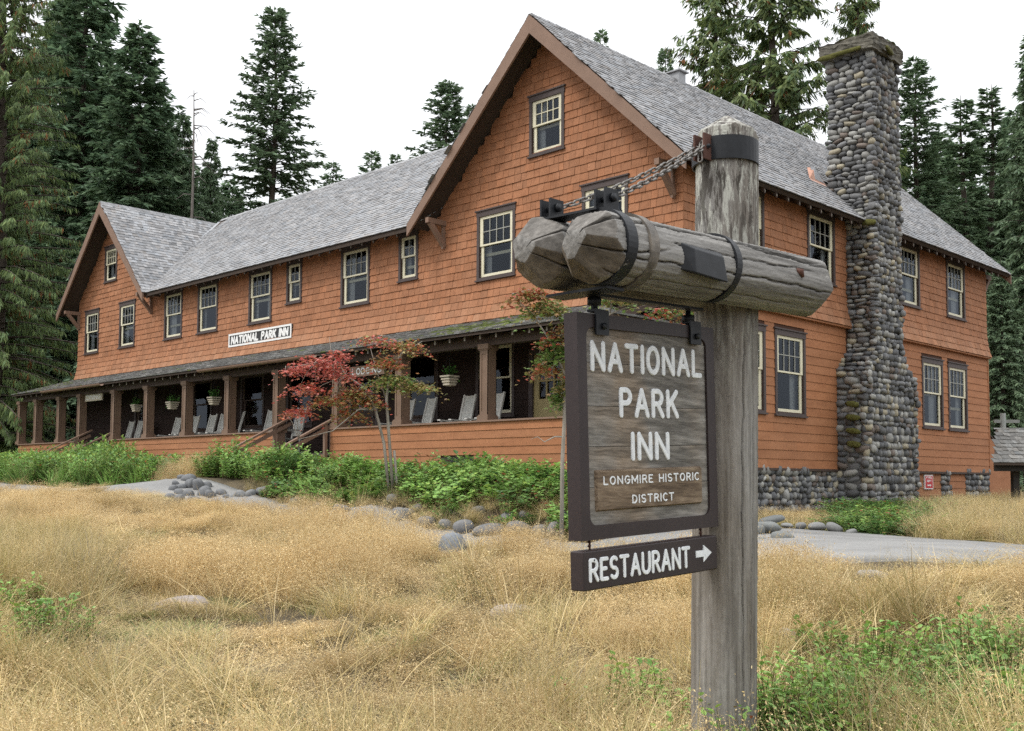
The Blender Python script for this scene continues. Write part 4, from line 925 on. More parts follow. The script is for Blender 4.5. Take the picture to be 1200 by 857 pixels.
def log_obj(name, mat, par, *a, **k):
    V, F, T, ca, cb = hewn_log(*a, **k); c = V.mean(axis=0); me = bpy.data.meshes.new(name)
    tri = np.array(ca + cb); Fq = F; me.vertices.add(len(V)); me.vertices.foreach_set('co', (V - c).astype(np.float32).ravel())
    lv = np.concatenate([Fq.ravel(), tri.ravel()]).astype(np.int32); me.loops.add(len(lv)); me.loops.foreach_set('vertex_index', lv)
    ls = np.concatenate([np.arange(len(Fq)) * 4, len(Fq) * 4 + np.arange(len(tri)) * 3]).astype(np.int32); me.polygons.add(len(ls)); me.polygons.foreach_set('loop_start', ls)
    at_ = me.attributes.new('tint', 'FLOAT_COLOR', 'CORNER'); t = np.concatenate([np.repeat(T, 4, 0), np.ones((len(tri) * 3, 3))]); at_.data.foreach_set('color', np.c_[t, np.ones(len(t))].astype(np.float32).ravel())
    me.update(calc_edges=True); me.validate(); me.materials.append(mat); o = bpy.data.objects.new(name, me); return link(o, par, tuple(c))
RL = .158
def fc(n, a0, sl, ph, jit, seed):
    R = random.Random(seed); return [(ph + 2 * PI * k / n + R.uniform(-.12, .12), a0 * R.uniform(.75, 1.25), sl * R.uniform(1 - jit, 1 + jit)) for k in range(n)]
# post: cracks given by angle (0 = +x), waviness, from, to, depth, width
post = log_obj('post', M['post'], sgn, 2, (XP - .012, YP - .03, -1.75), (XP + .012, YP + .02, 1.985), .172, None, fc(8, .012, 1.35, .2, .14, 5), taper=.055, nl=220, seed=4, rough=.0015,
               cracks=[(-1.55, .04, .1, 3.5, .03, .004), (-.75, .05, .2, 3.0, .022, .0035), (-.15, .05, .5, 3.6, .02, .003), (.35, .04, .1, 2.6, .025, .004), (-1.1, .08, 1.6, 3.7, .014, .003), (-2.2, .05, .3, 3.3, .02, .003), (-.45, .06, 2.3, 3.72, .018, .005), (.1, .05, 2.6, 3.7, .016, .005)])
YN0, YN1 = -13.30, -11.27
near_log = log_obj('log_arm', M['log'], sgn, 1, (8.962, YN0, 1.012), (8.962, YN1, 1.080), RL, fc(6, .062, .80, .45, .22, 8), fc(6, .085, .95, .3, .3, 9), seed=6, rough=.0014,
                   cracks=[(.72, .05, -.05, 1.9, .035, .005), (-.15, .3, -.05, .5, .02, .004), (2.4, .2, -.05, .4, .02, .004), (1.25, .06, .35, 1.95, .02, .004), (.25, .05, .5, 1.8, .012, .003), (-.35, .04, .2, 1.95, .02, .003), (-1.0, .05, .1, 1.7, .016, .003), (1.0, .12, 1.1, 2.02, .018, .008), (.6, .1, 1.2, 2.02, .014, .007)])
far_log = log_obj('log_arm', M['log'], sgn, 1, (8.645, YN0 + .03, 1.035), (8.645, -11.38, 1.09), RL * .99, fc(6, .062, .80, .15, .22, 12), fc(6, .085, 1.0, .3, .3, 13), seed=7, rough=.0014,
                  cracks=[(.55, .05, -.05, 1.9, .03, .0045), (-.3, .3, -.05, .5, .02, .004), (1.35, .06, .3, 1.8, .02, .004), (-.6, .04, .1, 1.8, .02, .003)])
def zlog(y): return 1.012 + (y - YN0) * .07 / 2.10
def ring(y, w, R, mat, th=.007, name='strap'):
    """flat iron strap round the near log"""
    zc = zlog(y); n = 44; mb = MB(); V = []
    for (dy, r_) in ((-w / 2, R - .01), (w / 2, R - .01), (w / 2, R + th), (-w / 2, R + th)): V += [(8.962 + r_ * math.cos(2 * PI * i / n), y + dy, zc + r_ * math.sin(2 * PI * i / n)) for i in range(n)]
    mb.add(V, [[a * n + i, a * n + (i + 1) % n, ((a + 1) % 4) * n + (i + 1) % n, ((a + 1) % 4) * n + i] for a in range(4) for i in range(n)]); return mb.build(name, mat, sgn)
mb = MB(); mb.bar((8.645, -13.10, 1.02 + RL + .012), (8.962, -13.10, 1.02 + RL + .006), .10, .010); mb.build('top_plate', M['metal'], sgn)
ring(-13.10, .066, RL + .004, M['metal']); ring(-12.945, .060, RL + .004, M['metal_worn']); ring(-12.28, .045, RL + .004, M['metal'])
mb = MB(); mb.hexa([(9.10, -12.75, .955), (9.10, -12.40, .945), (9.10, -12.40, 1.085), (9.10, -12.75, 1.085), (9.155, -12.68, .94), (9.155, -12.42, .93), (9.145, -12.44, 1.05), (9.145, -12.68, 1.055)]); mb.build('bent_plate', M['metal'], sgn, bevel=.006)
mb = MB(); mb.tube([(9.10, -11.72, 1.10), (9.125, -11.70, 1.09), (9.13, -11.69, 1.06)], [.012, .02, .008], 7); mb.build('branch_stub', M['rust'], sgn)
# flat plates under the arms, and clevises on top
mb = MB(); mb.box((8.62, -13.10, .838), (8.98, -12.98, .850)); mb.bar((8.80, -12.99, .842), (8.80, -12.15, .872), .06, .012); mb.build('under_plate', M['metal'], sgn)
def clevis(x, y, z):
    mb = MB()
    for dx in (-.028, .028): mb.box((x + dx - .005, y - .045, z), (x + dx + .005, y + .045, z + .095))
    mb.box((x - .05, y - .05, z - .006), (x + .05, y + .05, z + .006)); mb.tube([(x - .045, y, z + .055), (x + .045, y, z + .055)], .012, 10); mb.tube([(x + .033, y, z + .055), (x + .05, y, z + .055)], .02, 6); mb.tube([(x - .05, y, z + .055), (x - .033, y, z + .055)], .02, 6)
    return mb.build('clevis', M['metal'], sgn)
ZT = 1.02 + RL
clevis(8.962, -13.08, ZT + .004); clevis(8.645, -13.09, ZT + .012)
# band and lug on the post
n = 40; mb = MB(); ZB = 1.765; V = []
for (r_, z_) in ((.170, ZB - .063), (.170, ZB + .063), (.179, ZB + .063), (.179, ZB - .063)): V += [(XP + .006 + r_ * math.cos(2 * PI * i / n), YP + .01 + r_ * math.sin(2 * PI * i / n), z_) for i in range(n)]
mb.add(V, [[a * n + i, a * n + (i + 1) % n, ((a + 1) % 4) * n + (i + 1) % n, ((a + 1) % 4) * n + i] for a in range(4) for i in range(n)], smooth=False); mb.build('post_band', M['metal'], sgn)
mb = MB(); ly = YP - .20
for dx in (-.03, .03): mb.box((XP + dx - .006, ly - .03, ZB - .07), (XP + dx + .006, YP - .16, ZB + .07))
mb.build('chain_lug', M['rust'], sgn, bevel=.003); mb = MB(); mb.tube([(XP - .05, ly, ZB), (XP + .05, ly, ZB)], .011, 10); mb.build('lug_pin', M['metal'], sgn)
# chains: each link a welded oval
def link_mesh(Lk=.062, Wk=.034, r=.0052):
    pts = []; n = 20
    for i in range(n): t = 2 * PI * i / n; c, s = math.cos(t), math.sin(t); pts.append(((Lk / 2 - Wk / 2) * (1 if c > 0 else -1) + c * (Wk / 2 - r) + (0), s * (Wk / 2 - r), 0))
    V, F = [], []; k = 7; P = np.array(pts)
    for i in range(n):
        T = P[(i + 1) % n] - P[i - 1]; T /= np.linalg.norm(T); a = np.array([0, 0, 1.0]); b = np.cross(T, a)
        for j in range(k): ph = 2 * PI * j / k; V.append(P[i] + r * (math.cos(ph) * a + math.sin(ph) * b))
    for i in range(n):
        for j in range(k): F.append([i * k + j, i * k + (j + 1) % k, ((i + 1) % n) * k + (j + 1) % k, ((i + 1) % n) * k + j])
    me = np_mesh('chain_link', np.array(V), np.array(F), None, True); me.materials.append(M['galv']); return me
LM = link_mesh()
def chain(p, q, sag, par, name='chain', pitch=.047, tw=0.0):
    p, q = np.array(p), np.array(q); L = np.linalg.norm(q - p); m = int(round(L * 1.01 / pitch)); ch = bpy.data.objects.new(name, None); link(ch, par, tuple(p))
    pos = lambda t: p + (q - p) * t - np.array([0, 0, sag * 4 * t * (1 - t)])
    for i in range(m):
        t = (i + .5) / m; c = pos(t); d = Vector(pos(min(1, t + .01)) - pos(max(0, t - .01))).normalized(); up = Vector((0, 0, 1)); y = up.cross(d).normalized(); z = d.cross(y); Rm = Matrix((d, y, z)).transposed() @ Matrix.Rotation((PI / 2 if i % 2 else 0) + .35 + tw + random.uniform(-.25, .25), 3, 'X')
        inst('chain_link', LM, ch, tuple(c), Rm.to_euler())
    return ch
chain((8.962, -13.06, ZT + .062), (XP + .022, ly - .01, ZB - .004), .015, sgn); chain((8.645, -13.07, ZT + .068), (XP - .018, ly - .01, ZB + .004), .022, sgn, tw=.4)
chain((XP + .0, ly - .005, ZB + .02), (XP + .01, ly - .03, ZB - .09), -.02, sgn, 'chain_end', .04)

# ---- hanging main sign
RO = math.radians(2.05)
def SG(s, t, d=0.0):
    y = -13.067 + s * math.cos(RO) - t * math.sin(RO) ; z = -.268 + s * math.sin(RO) + t * math.cos(RO); return (8.733 + .077 + d, y, z)
ms = thing('hanging_sign', SG(.53, 0, -.04), 'large wooden sign reading NATIONAL PARK INN LONGMIRE HISTORIC DISTRICT in dark frame under the logs', 'sign')
SW, SH_ = 1.066, 1.02
def rrect(a, b, c, e, r, k=6):
    P = []
    for (cx, cy, t0) in ((b - r, e - r, 0), (a + r, e - r, 90), (a + r, c + r, 180), (b - r, c + r, 270)):
        for i in range(k + 1): t = math.radians(t0 + 90 * i / k); P.append((cx + r * math.cos(t), cy + r * math.sin(t)))
    return P
ino = rrect(.062, SW - .07, .064, SH_ - .062, .045); k = len(ino); oo = []
for i, p in enumerate(ino):      # outer outline matched point by point
    q = i // (k // 4); oo.append([(SW, SH_), (0, SH_), (0, 0), (SW, 0)][q])
mb = MB()
outer = [(SW, SH_), (0, SH_), (0, 0), (SW, 0)]
V = [SG(*p, 0) for p in ino] + [SG(*p, -.016) for p in ino] + [SG(*p, 0) for p in outer] + [SG(*p, -.077) for p in outer]
F = [[i, k + i, k + (i + 1) % k, (i + 1) % k] for i in range(k)]
q4 = k // 4
for q in range(4):
    o0 = 2 * k + q; o1 = 2 * k + (q + 1) % 4
    for i in range(q * q4, q * q4 + q4 - 1): F.append([o0, i, i + 1])
    j = q * q4 + q4 - 1; F.append([o0, j, (j + 1) % k, o1])
for q in range(4): F.append([2 * k + q, 2 * k + (q + 1) % 4, 2 * k + 4 + (q + 1) % 4, 2 * k + 4 + q])
F.append([2 * k + 4, 2 * k + 5, 2 * k + 6, 2 * k + 7]); mb.add(V, F); mb.build('frame', M['signframe'], ms)
nb_ = 5; zz = np.linspace(.05, SH_ - .05, nb_ + 1); zz[4] = .80
for i in range(nb_):          # the boards glued up to make the face
    mb = MB(); P = [SG(.05, zz[i] + .0012, -.05), SG(SW - .055, zz[i] + .0012, -.05), SG(SW - .055, zz[i] + .0012, -.0125 - .0008 * (i % 2)), SG(.05, zz[i] + .0012, -.0125 - .0008 * (i % 2)), SG(.05, zz[i + 1] - .0012, -.05), SG(SW - .055, zz[i + 1] - .0012, -.05), SG(SW - .055, zz[i + 1] - .0012, -.0125 - .0008 * (i % 2)), SG(.05, zz[i + 1] - .0012, -.0125 - .0008 * (i % 2))]
    mb.hexa(P); mb.build('board', M['signwood'], ms)
mb = MB(); P0 = rrect(.11, .935, .124, .312, .006, 2); P1 = rrect(.118, .927, .132, .304, .006, 2); m = len(P0)
mb.add([SG(*p, -.013) for p in P0] + [SG(*p, .001) for p in P1], [[i, (i + 1) % m, m + (i + 1) % m, m + i] for i in range(m)] + [list(range(m, 2 * m))]); mb.build('plaque', M['plaque'], ms)
for txt, a, b, t0, h, w in (('NATIONAL', .112, .955, .770, .118, .0265), ('PARK', .312, .748, .562, .118, .0265), ('INN', .392, .664, .360, .112, .0265)): lettering(txt, SG, a, b, t0, h, w, .007, gap=.34, parent=ms, d=-.0135)
lettering('LONGMIRE HISTORIC', SG, .160, .898, .245, .034, .0075, .003, gap=.36, parent=ms, d=.0008); lettering('DISTRICT', SG, .366, .684, .153, .034, .0075, .003, gap=.36, parent=ms, d=.0008)
for s in (.165, .895):        # strap hangers bolted to the frame
    mb = MB(); P = [SG(s - .045, .925, .002), SG(s + .045, .925, .002), SG(s + .045, SH_ + .02, .002), SG(s - .045, SH_ + .02, .002)]; mb.prism(P, (.010, 0, 0))
    c = SG(s, SH_ + .01, -.03); mb.box((c[0] - .012, c[1] - .045, c[2]), (c[0] + .04, c[1] + .045, c[2] + .012)); b_ = SG(s + .005, .965, .012); mb.tube([b_, (b_[0] + .012, b_[1], b_[2])], .016, 6)
    mb.build('hanger', M['metal'], ms)
    top = (8.80, c[1] - .02, .855); mb = MB(); mb.bar((8.79, c[1] - .015, c[2]), (8.79, c[1] - .02, .80), .035, .012, up=(1, 0, 0)); mb.tube([(8.79, c[1] - .02, .775), (8.79, c[1] - .02, .86)], .014, 10); mb.tube([(8.79, c[1] - .02, .80), (8.79, c[1] - .02, .835)], .032, 8); mb.tube([(8.79, c[1] - .017, .73), (8.775, c[1] - .017, .73)], .012, 6); mb.build('hook', M['metal'], ms)
# ---- arrow board below
rsb = thing('arrow_sign', SG(.53, -.223, -.04), 'narrow dark board reading RESTAURANT with white arrow hanging below the main sign', 'sign')
RO2 = RO
mb = MB(); V = []
for d in (-.077, 0.0): V += [SG(.006, -.223, d), SG(1.05, -.216, d), SG(1.05, -.044, d), SG(.006, -.047, d)]
mb.add(V, [[0, 3, 2, 1], [4, 5, 6, 7], [0, 1, 5, 4], [1, 2, 6, 5], [2, 3, 7, 6], [3, 0, 4, 7]]); mb.build('board', M['signframe'], rsb, bevel=.006)
lettering('RESTAURANT', SG, .052, .800, -.179, .090, .0185, .005, gap=.30, parent=rsb, d=0.0)
mb = MB(); A = [(.858, -.142), (.922, -.142), (.922, -.168), (.992, -.126), (.922, -.084), (.922, -.110), (.858, -.110)]; mb.prism([SG(*p, .0002) for p in A], (.005, 0, 0)); mb.build('arrow', M['letter'], rsb)
for s in (.10, .965):
    a, b = SG(s, -.046, -.04), SG(s, .0, -.04); mb = MB(); mb.tube([a, b], .005, 6)
    for tt in (.3, .7): c = [a[i] + (b[i] - a[i]) * tt for i in range(3)]; mb.tube([(c[0], c[1] - .012, c[2]), (c[0], c[1], c[2] + .012), (c[0], c[1] + .012, c[2]), (c[0], c[1], c[2] - .012)], .004, 5)
    mb.build('short_chain', M['rust'], rsb)

# ================================================================== porch furniture
def rocker(loc, rz, label, group):
    t = thing('rocking_chair', loc, label, 'chair', group); x, y, z = loc; c, s = math.cos(rz), math.sin(rz)
    p75 = .62; W = lambda p: (x + p[0] * p75 * c - p[1] * s, y + p[0] * p75 * s + p[1] * c, z + p[2])     # local: faces -y
    def B(name, mat, *bars):
        mb = MB(); [mb.bar(W(p), W(q), w, h) for p, q, w, h in bars]; return mb.build(name, M[mat], t)
    for sx in (-1, 1):
        px = sx * .27; mb = MB(); mb.tube([W((px, -.42 + .9 * k / 8, .03 + .10 * (2 * k / 8 - 1) ** 2)) for k in range(9)], .022, 6); mb.build('rocker', M['chair'], t)
        B('leg', 'chair', ((px, -.24, .06), (px, -.26, .66), .045, .045)); B('back_post', 'chair', ((px, .20, .06), (px, .26, .5), .045, .045), ((px, .26, .5), (px, .46, 1.26), .05, .04))
        B('armrest', 'chair', ((px, -.34, .67), (px, .30, .64), .09, .025))
    B('seat', 'cane', ((0, -.28, .43), (0, .24, .39), .33, .03)); B('back_panel', 'cane', ((0, .27, .52), (0, .45, 1.20), .27, .015))
    mb = MB()
    for zz, yy in ((.53, .27), (.86, .36), (1.21, .45)): mb.bar(W((-.27, yy, zz)), W((.27, yy, zz)), .03, .05)
    for k in range(7): u = -.2 + .4 * k / 6; mb.bar(W((u, .262, .54)), W((u, .445, 1.2)), .018, .012)
    mb.build('back_slat', M['chair'], t); B('stretcher', 'chair', ((-.27, -.25, .25), (.27, -.25, .25), .03, .03), ((-.27, .2, .25), (.27, .2, .25), .03, .03)); return t
CH = [(-5.28, .05, 'pale rocking chair on the porch beneath the hanging basket nearest the sign'), (-4.42, -.05, 'pale rocking chair half behind the porch column left of the yellow door'), (-7.35, .0, 'pale rocking chair on the porch behind the thin maple trunks'),
      (-6.62, -.12, 'pale rocking chair half hidden by the column right of the maple'), (-11.7, .1, 'rocking chair between the handrails of the nearer porch steps'), (-13.15, .05, 'first rocking chair left of the nearer porch steps'), (-14.75, -.45, 'rocking chair turned to show its broad bluish back, below the board reading NATIONAL PARK INN'),
      (-15.55, .15, 'rocking chair standing just right of the third basket from the left'), (-16.25, .05, 'rocking chair just right of a column under the rightmost of three left baskets'), (-17.25, .0, 'rocking chair half behind the column between the two left baskets'), (-18.3, .05, 'rocking chair below the second basket from the left'), (-21.1, .0, 'right one of the two chairs standing at the far left steps'), (-21.75, .0, 'left one of the two chairs standing at the far left steps')]
for x, rz, lab in CH: rocker((x, -1.05 if x > -20 else -.9, PFZ), rz, lab, 'rocking chairs on the porch')
# hanging baskets
def leaf_quads(r, n, cen, spread, size, cols, up=.5):
    """n folded leaves around cen: returns V, F, tint"""
    c = np.array(cen) + r.normal(0, 1, (n, 3)) * np.array(spread); d = r.normal(0, 1, (n, 3)); d[:, 2] = d[:, 2] * .6 + up * .3; d /= np.linalg.norm(d, axis=1, keepdims=True)
    s = np.cross(d, r.normal(0, 1, (n, 3)) * .5 + np.array([0, 0, 1])); s /= np.linalg.norm(s, axis=1, keepdims=True) + 1e-9; nn = np.cross(s, d); l = (size * r.uniform(.6, 1.25, n))[:, None]
    P = np.stack([c, c + d * l * .5 + s * l * .30 + nn * l * .06, c + d * l, c + d * l * .5 - s * l * .30 + nn * l * .06], 1); F = np.arange(4 * n).reshape(n, 4)
    k = r.integers(0, len(cols), n); t = np.array(cols)[k] * r.uniform(.7, 1.3, (n, 1)); return P.reshape(-1, 3), F, t
for i, (x, z, w, lab) in enumerate([(-19.75, 2.06, .32, 'hanging plant basket furthest left on the porch'), (-17.45, 2.04, .36, 'pale hanging plant basket, second from the left on the porch'), (-15.05, 2.06, .36, 'pale hanging plant basket nearest the name board'), (-5.2, 2.02, .36, 'hanging plant basket between the maple and the column near the sign')]):
    y = -1.3; t = thing('hanging_basket', (x, y, z), lab, 'plant basket', 'hanging baskets under the porch roof'); mb = MB(); a, b, h = w * .21, w * .33, .155
    mb.hexa([(x - a, y - a, z), (x + a, y - a, z), (x + a, y + a, z), (x - a, y + a, z), (x - b, y - b, z + h), (x + b, y - b, z + h), (x + b, y + b, z + h), (x - b, y + b, z + h)]); mb.build('basket', M['basket'], t)
    mb = MB()
    for k in range(4):
        zz = z + .03 + k * .058; q = a + (b - a) * (zz - z) / h + .012
        for (p, s_) in (((x - q, y - q), (x + q, y - q)), ((x + q, y - q), (x + q, y + q)), ((x - q, y + q), (x + q, y + q)), ((x - q, y - q), (x - q, y + q))): mb.bar((*p, zz), (*s_, zz), .018, .036)
    mb.build('slat', M['basket'], t); mb = MB()
    for sx, sy in ((1, 1), (-1, 1), (1, -1), (-1, -1)): mb.tube([(x + sx * b, y + sy * b, z + h), (x, y, 2.80), (x, y, 2.95)], .006, 4)
    mb.build('hanger', M['metal'], t)
    V, F, T = leaf_quads(np.random.default_rng(i + 50), 160, (x, y, z + h + .14), (.065, .065, .07), .08, [(.06, .16, .03), (.09, .22, .05), (.12, .26, .06)]); obj_np('foliage', V, F, M['leaf'], t, T)

# ================================================================== rocks
def boulder(seed, n=7):
    r = np.random.default_rng(seed); idx, V, F = {}, [], []
    def vid(p):
        k = tuple(np.round(p, 5))
        if k not in idx: idx[k] = len(V); V.append(p)
        return idx[k]
    for ax in range(3):
        for sg in (-1, 1):
            for i in range(n):
                for j in range(n):
                    q = []
                    for (a, b) in ((i, j), (i + 1, j), (i + 1, j + 1), (i, j + 1)): p = np.zeros(3); p[ax] = sg; p[(ax + 1) % 3] = 2 * a / n - 1; p[(ax + 2) % 3] = 2 * b / n - 1; q.append(vid(p))
                    F.append(q if sg > 0 else q[::-1])
    V = np.array(V); V /= np.linalg.norm(V, axis=1, keepdims=True) ** .88; D = np.zeros(len(V))
    for _ in range(7): k = r.normal(0, 1.7, 3); D += r.normal(0, .05) * np.sin(V @ k + r.uniform(0, 6))
    V *= (1 + D)[:, None]; me = np_mesh('rock', V / np.abs(V).max(0), np.array(F), np.ones((len(F), 3)), True); me.materials.append(M['stone']); return me
BO = [boulder(400 + i) for i in range(9)]
ROCKN = [0]
def rock(px, py, F, w, h, label, group, col=(.24, .245, .25), sink=.0):
    if F is None: F = hit(px, py + h * .30, 0.0, 8.0)
    i = ROCKN[0]; ROCKN[0] += 1; R = random.Random(i); P = at(px, py, F); sx, sz = w / 2 * F / FPX, h / 2 * F / FPX; k = R.uniform(.85, 1.1)
    o = inst('rock', BO[i % len(BO)], None, (P[0], P[1], P[2] - sink), (R.uniform(-.2, .2), R.uniform(-.2, .2), YAW + R.uniform(-.35, .35)), (sx * 1.06, (sx + sz) * .55, sz * 1.1), tuple(np.array(col) * k)); return setp(o, label, 'rock', group)
for zx, zy, w, h in [(95, 115, 75, 45), (130, 97, 55, 25), (205, 112, 45, 30), (165, 150, 50, 30), (205, 155, 80, 45), (130, 185, 40, 30), (165, 205, 50, 35), (220, 190, 60, 60), (262, 200, 60, 70), (312, 195, 65, 45), (115, 215, 45, 40), (150, 240, 60, 40), (205, 250, 60, 50), (300, 240, 75, 70), (335, 255, 60, 55), (100, 262, 50, 35), (155, 270, 60, 40), (230, 285, 60, 45), (265, 285, 40, 40), (340, 300, 90, 40), (395, 240, 60, 40), (430, 265, 45, 30)]:
    px, py = 180 + zx * .2, 530 + zy * .2; rock(px, py, None, w * .22, h * .24, 'rounded grey cobble in the pile at the left end of the shrub bed', 'cobble pile beside the left path', (.21, .215, .225))
for zx, zy, w, h in [(465, 262, 50, 35), (520, 250, 65, 45), (570, 245, 60, 45), (645, 230, 80, 50)]: rock(180 + zx * .2, 530 + zy * .2, None, w * .22, h * .23, 'pale rounded rock along the shrub bed edge between cobble pile and maple', 'rocks edging the shrub bed')
for px, py, w, h, F in [(472, 604, 28, 18, 17.6), (426, 606, 24, 14, 18.4), (500, 612, 22, 14, 0), (522, 616, 18, 14, 0), (543, 620, 25, 20, 16.0), (574, 622, 42, 17, 15.7), (609, 621, 31, 20, 15.4), (634, 623, 20, 16, 0), (652, 622, 22, 24, 15.0), (400, 598, 22, 13, 0), (376, 594, 20, 12, 0), (350, 589, 22, 13, 0)]: rock(px, py, None, w, h, 'grey rock at the foot of the shrub bed facing the path', 'rocks at the foot of the shrub bed', (.22, .22, .225))
for px, py, w, h, F in [(461, 586, 18, 13, 18.6), (561, 600, 18, 13, 16.6), (594, 608, 20, 15, 16.2), (616, 605, 16, 13, 16.1), (660, 607, 12, 16, 15.7), (490, 596, 16, 11, 0), (532, 604, 16, 11, 0)]: rock(px, py, None, w, h, 'smaller rock half buried in the bank above the foot rocks', 'rocks in the bank of the shrub bed', (.2, .2, .2))
rock(532, 641, hit(532, 655, .0), 35, 40, 'bluish grey upright boulder standing alone in the grass before the path', None, (.27, .29, .32))
rock(598, 716, hit(598, 716, .05), 46, 22, 'pinkish flat rock half sunk in the golden grass left of the post', None, (.40, .34, .29), .02); rock(775, 722, hit(775, 722, .04), 32, 15, 'small pale rock in the grass close behind the signpost', None, (.38, .34, .30), .02)
rock(1022, 677, hit(1022, 677, .05), 38, 16, 'flat pale rock in the grass right of the signpost', None, (.36, .34, .33)); rock(205, 709, hit(205, 709, .04), 74, 22, 'broad pinkish slab of rock showing through the grass at left', None, (.46, .40, .37), .02); rock(924, 746, hit(924, 746, .12), 22, 18, 'small white rock among the weeds right of the post', None, (.48, .46, .44))
for j, (px, py, w, h, F, lab) in enumerate([(905, 609, 32, 9, 15.2, 'topmost flat rock of the pile right of the post'), (900, 618, 36, 13, 14.8, 'rounded rock in the middle of the pile right of the post'), (916, 632, 32, 18, 13.9, 'largest rock of the pile right of the post'), (892, 637, 18, 18, 13.7, 'rock at the foot of the pile, half behind the post'), (889, 622, 14, 14, 14.6, 'small rock of the pile showing beside the post')]): rock(px, py, F, w, h, lab, 'rock pile right of the post', (.22, .23, .225))
for px, py, w, h, F, lab in [(922, 616, 14, 6, 17.2, 'low dark rock at the left of the row beyond the path'), (938, 617, 13, 9, 17.2, 'small pale rock, second of the row beyond the path'), (957, 617, 22, 10, 17.0, 'broad rock, third of the row beyond the path'), (978, 619, 19, 12, 16.7, 'tall pale rock, fourth of the row beyond the path'), (998, 624, 14, 8, 16.3, 'mossy rock at the right end of the row beyond the path')]: rock(px, py, F, w, h, lab, 'row of rocks below the chimney', (.27, .27, .265))

# ================================================================== shelter and poles at the far right
shx = thing('shelter', tuple(at(1192, 600, 24)), 'small open shelter with grey shake roof on dark posts at the far right', 'shelter')
def sh(l, f, z): P = at(1192, 563, 24.0); return (P[0] + .7099 * l - .7043 * f, P[1] + .7043 * l + .7099 * f, z)
mb = MB(); mb.hexa([sh(-.12, -.08, -1.0), sh(.02, -.08, -1.0), sh(.02, .06, -1.0), sh(-.12, .06, -1.0), sh(-.12, -.08, .42), sh(.02, -.08, .42), sh(.02, .06, .42), sh(-.12, .06, .42)]); mb.build('post', M['darkwood'], shx)
for l, f in ((2.6, 0), (1.2, 2.0), (2.6, 2.0)): mb = MB(); mb.hexa([sh(l - .07, f - .07, -1.0), sh(l + .07, f - .07, -1.0), sh(l + .07, f + .07, -1.0), sh(l - .07, f + .07, -1.0), sh(l - .07, f - .07, .42), sh(l + .07, f - .07, .42), sh(l + .07, f + .07, .42), sh(l - .07, f + .07, .42)]); mb.build('post', M['darkwood'], shx)
mb = MB(); mb.hexa([sh(-.62, -.30, .26), sh(3.2, -.30, .26), sh(3.2, -.22, .26), sh(-.62, -.22, .26), sh(-.62, -.30, .44), sh(3.2, -.30, .44), sh(3.2, -.22, .44), sh(-.62, -.22, .44)]); mb.build('beam', M['darkwood'], shx)
o = np.array(sh(-.72, -.45, .44)); u = np.array(sh(1, 0, 0)) - np.array(sh(0, 0, 0)); vv = np.array(sh(.28, .9, .62)) - np.array(sh(0, 0, 0)); Lv = np.linalg.norm(vv); vv = vv / Lv; Lv = 1.3
mb = MB(); vv = unitv(*(np.array(sh(0, .9, .60)) - np.array(sh(0, 0, 0)))); q_ = [o, o + u * 4, o + u * 4 + vv * 1.5, o + u * .63 + vv * 1.5]; mb.add([tuple(p) for p in q_] + [tuple(p - np.array([0, 0, .05])) for p in q_], [[0, 1, 2, 3], [7, 6, 5, 4], [0, 4, 5, 1], [0, 3, 7, 4]]); rf = mb.build('roof', M['sheath'], shx)
V, F, T = shakes(tuple(o), tuple(u), unitv(*(np.array(sh(0, .9, .60)) - np.array(sh(0, 0, 0)))), 4.0, 1.5, .16, 91, keep=lambda a, b: a > b * .42, tb=(.55, .95)); setp(obj_np('shakes', V, F, M['porch_roof'], rf, T), kind='stuff')
pl = thing('utility_pole', tuple(at(1177, 590, 33)), 'pale grey pole with short crossarm behind the far right shelter', 'pole'); P = at(1177, 563, 33)
mb = MB(); mb.tube([(P[0], P[1], -1), (P[0], P[1], 2.15)], .085, 8); mb.build('mast', M['greypost'], pl); mb = MB(); mb.bar((P[0] - .2, P[1] - .2, 1.9), (P[0] + .35, P[1] + .35, 1.9), .08, .1); mb.build('crossarm', M['greypost'], pl)
lt = MB(); lt.hexa([(-.02, 14.86, -.9), (-.02, 16.6, -.9), (-3, 16.6, -.9), (-3, 14.86, -.9), (-.02, 14.86, 1.36), (-.02, 16.6, .62), (-3, 16.6, .62), (-3, 14.86, 1.36)]); lt.build('rear_lean_to', M['clapboard'], inn)
lt = MB(); lt.hexa([(.02, 14.86, 1.365), (.02, 16.75, .56), (-3, 16.75, .56), (-3, 14.86, 1.365), (.02, 14.86, 1.41), (.02, 16.75, .605), (-3, 16.75, .605), (-3, 14.86, 1.41)]); lt.build('lean_to_roof', M['brown_dk'], inn)

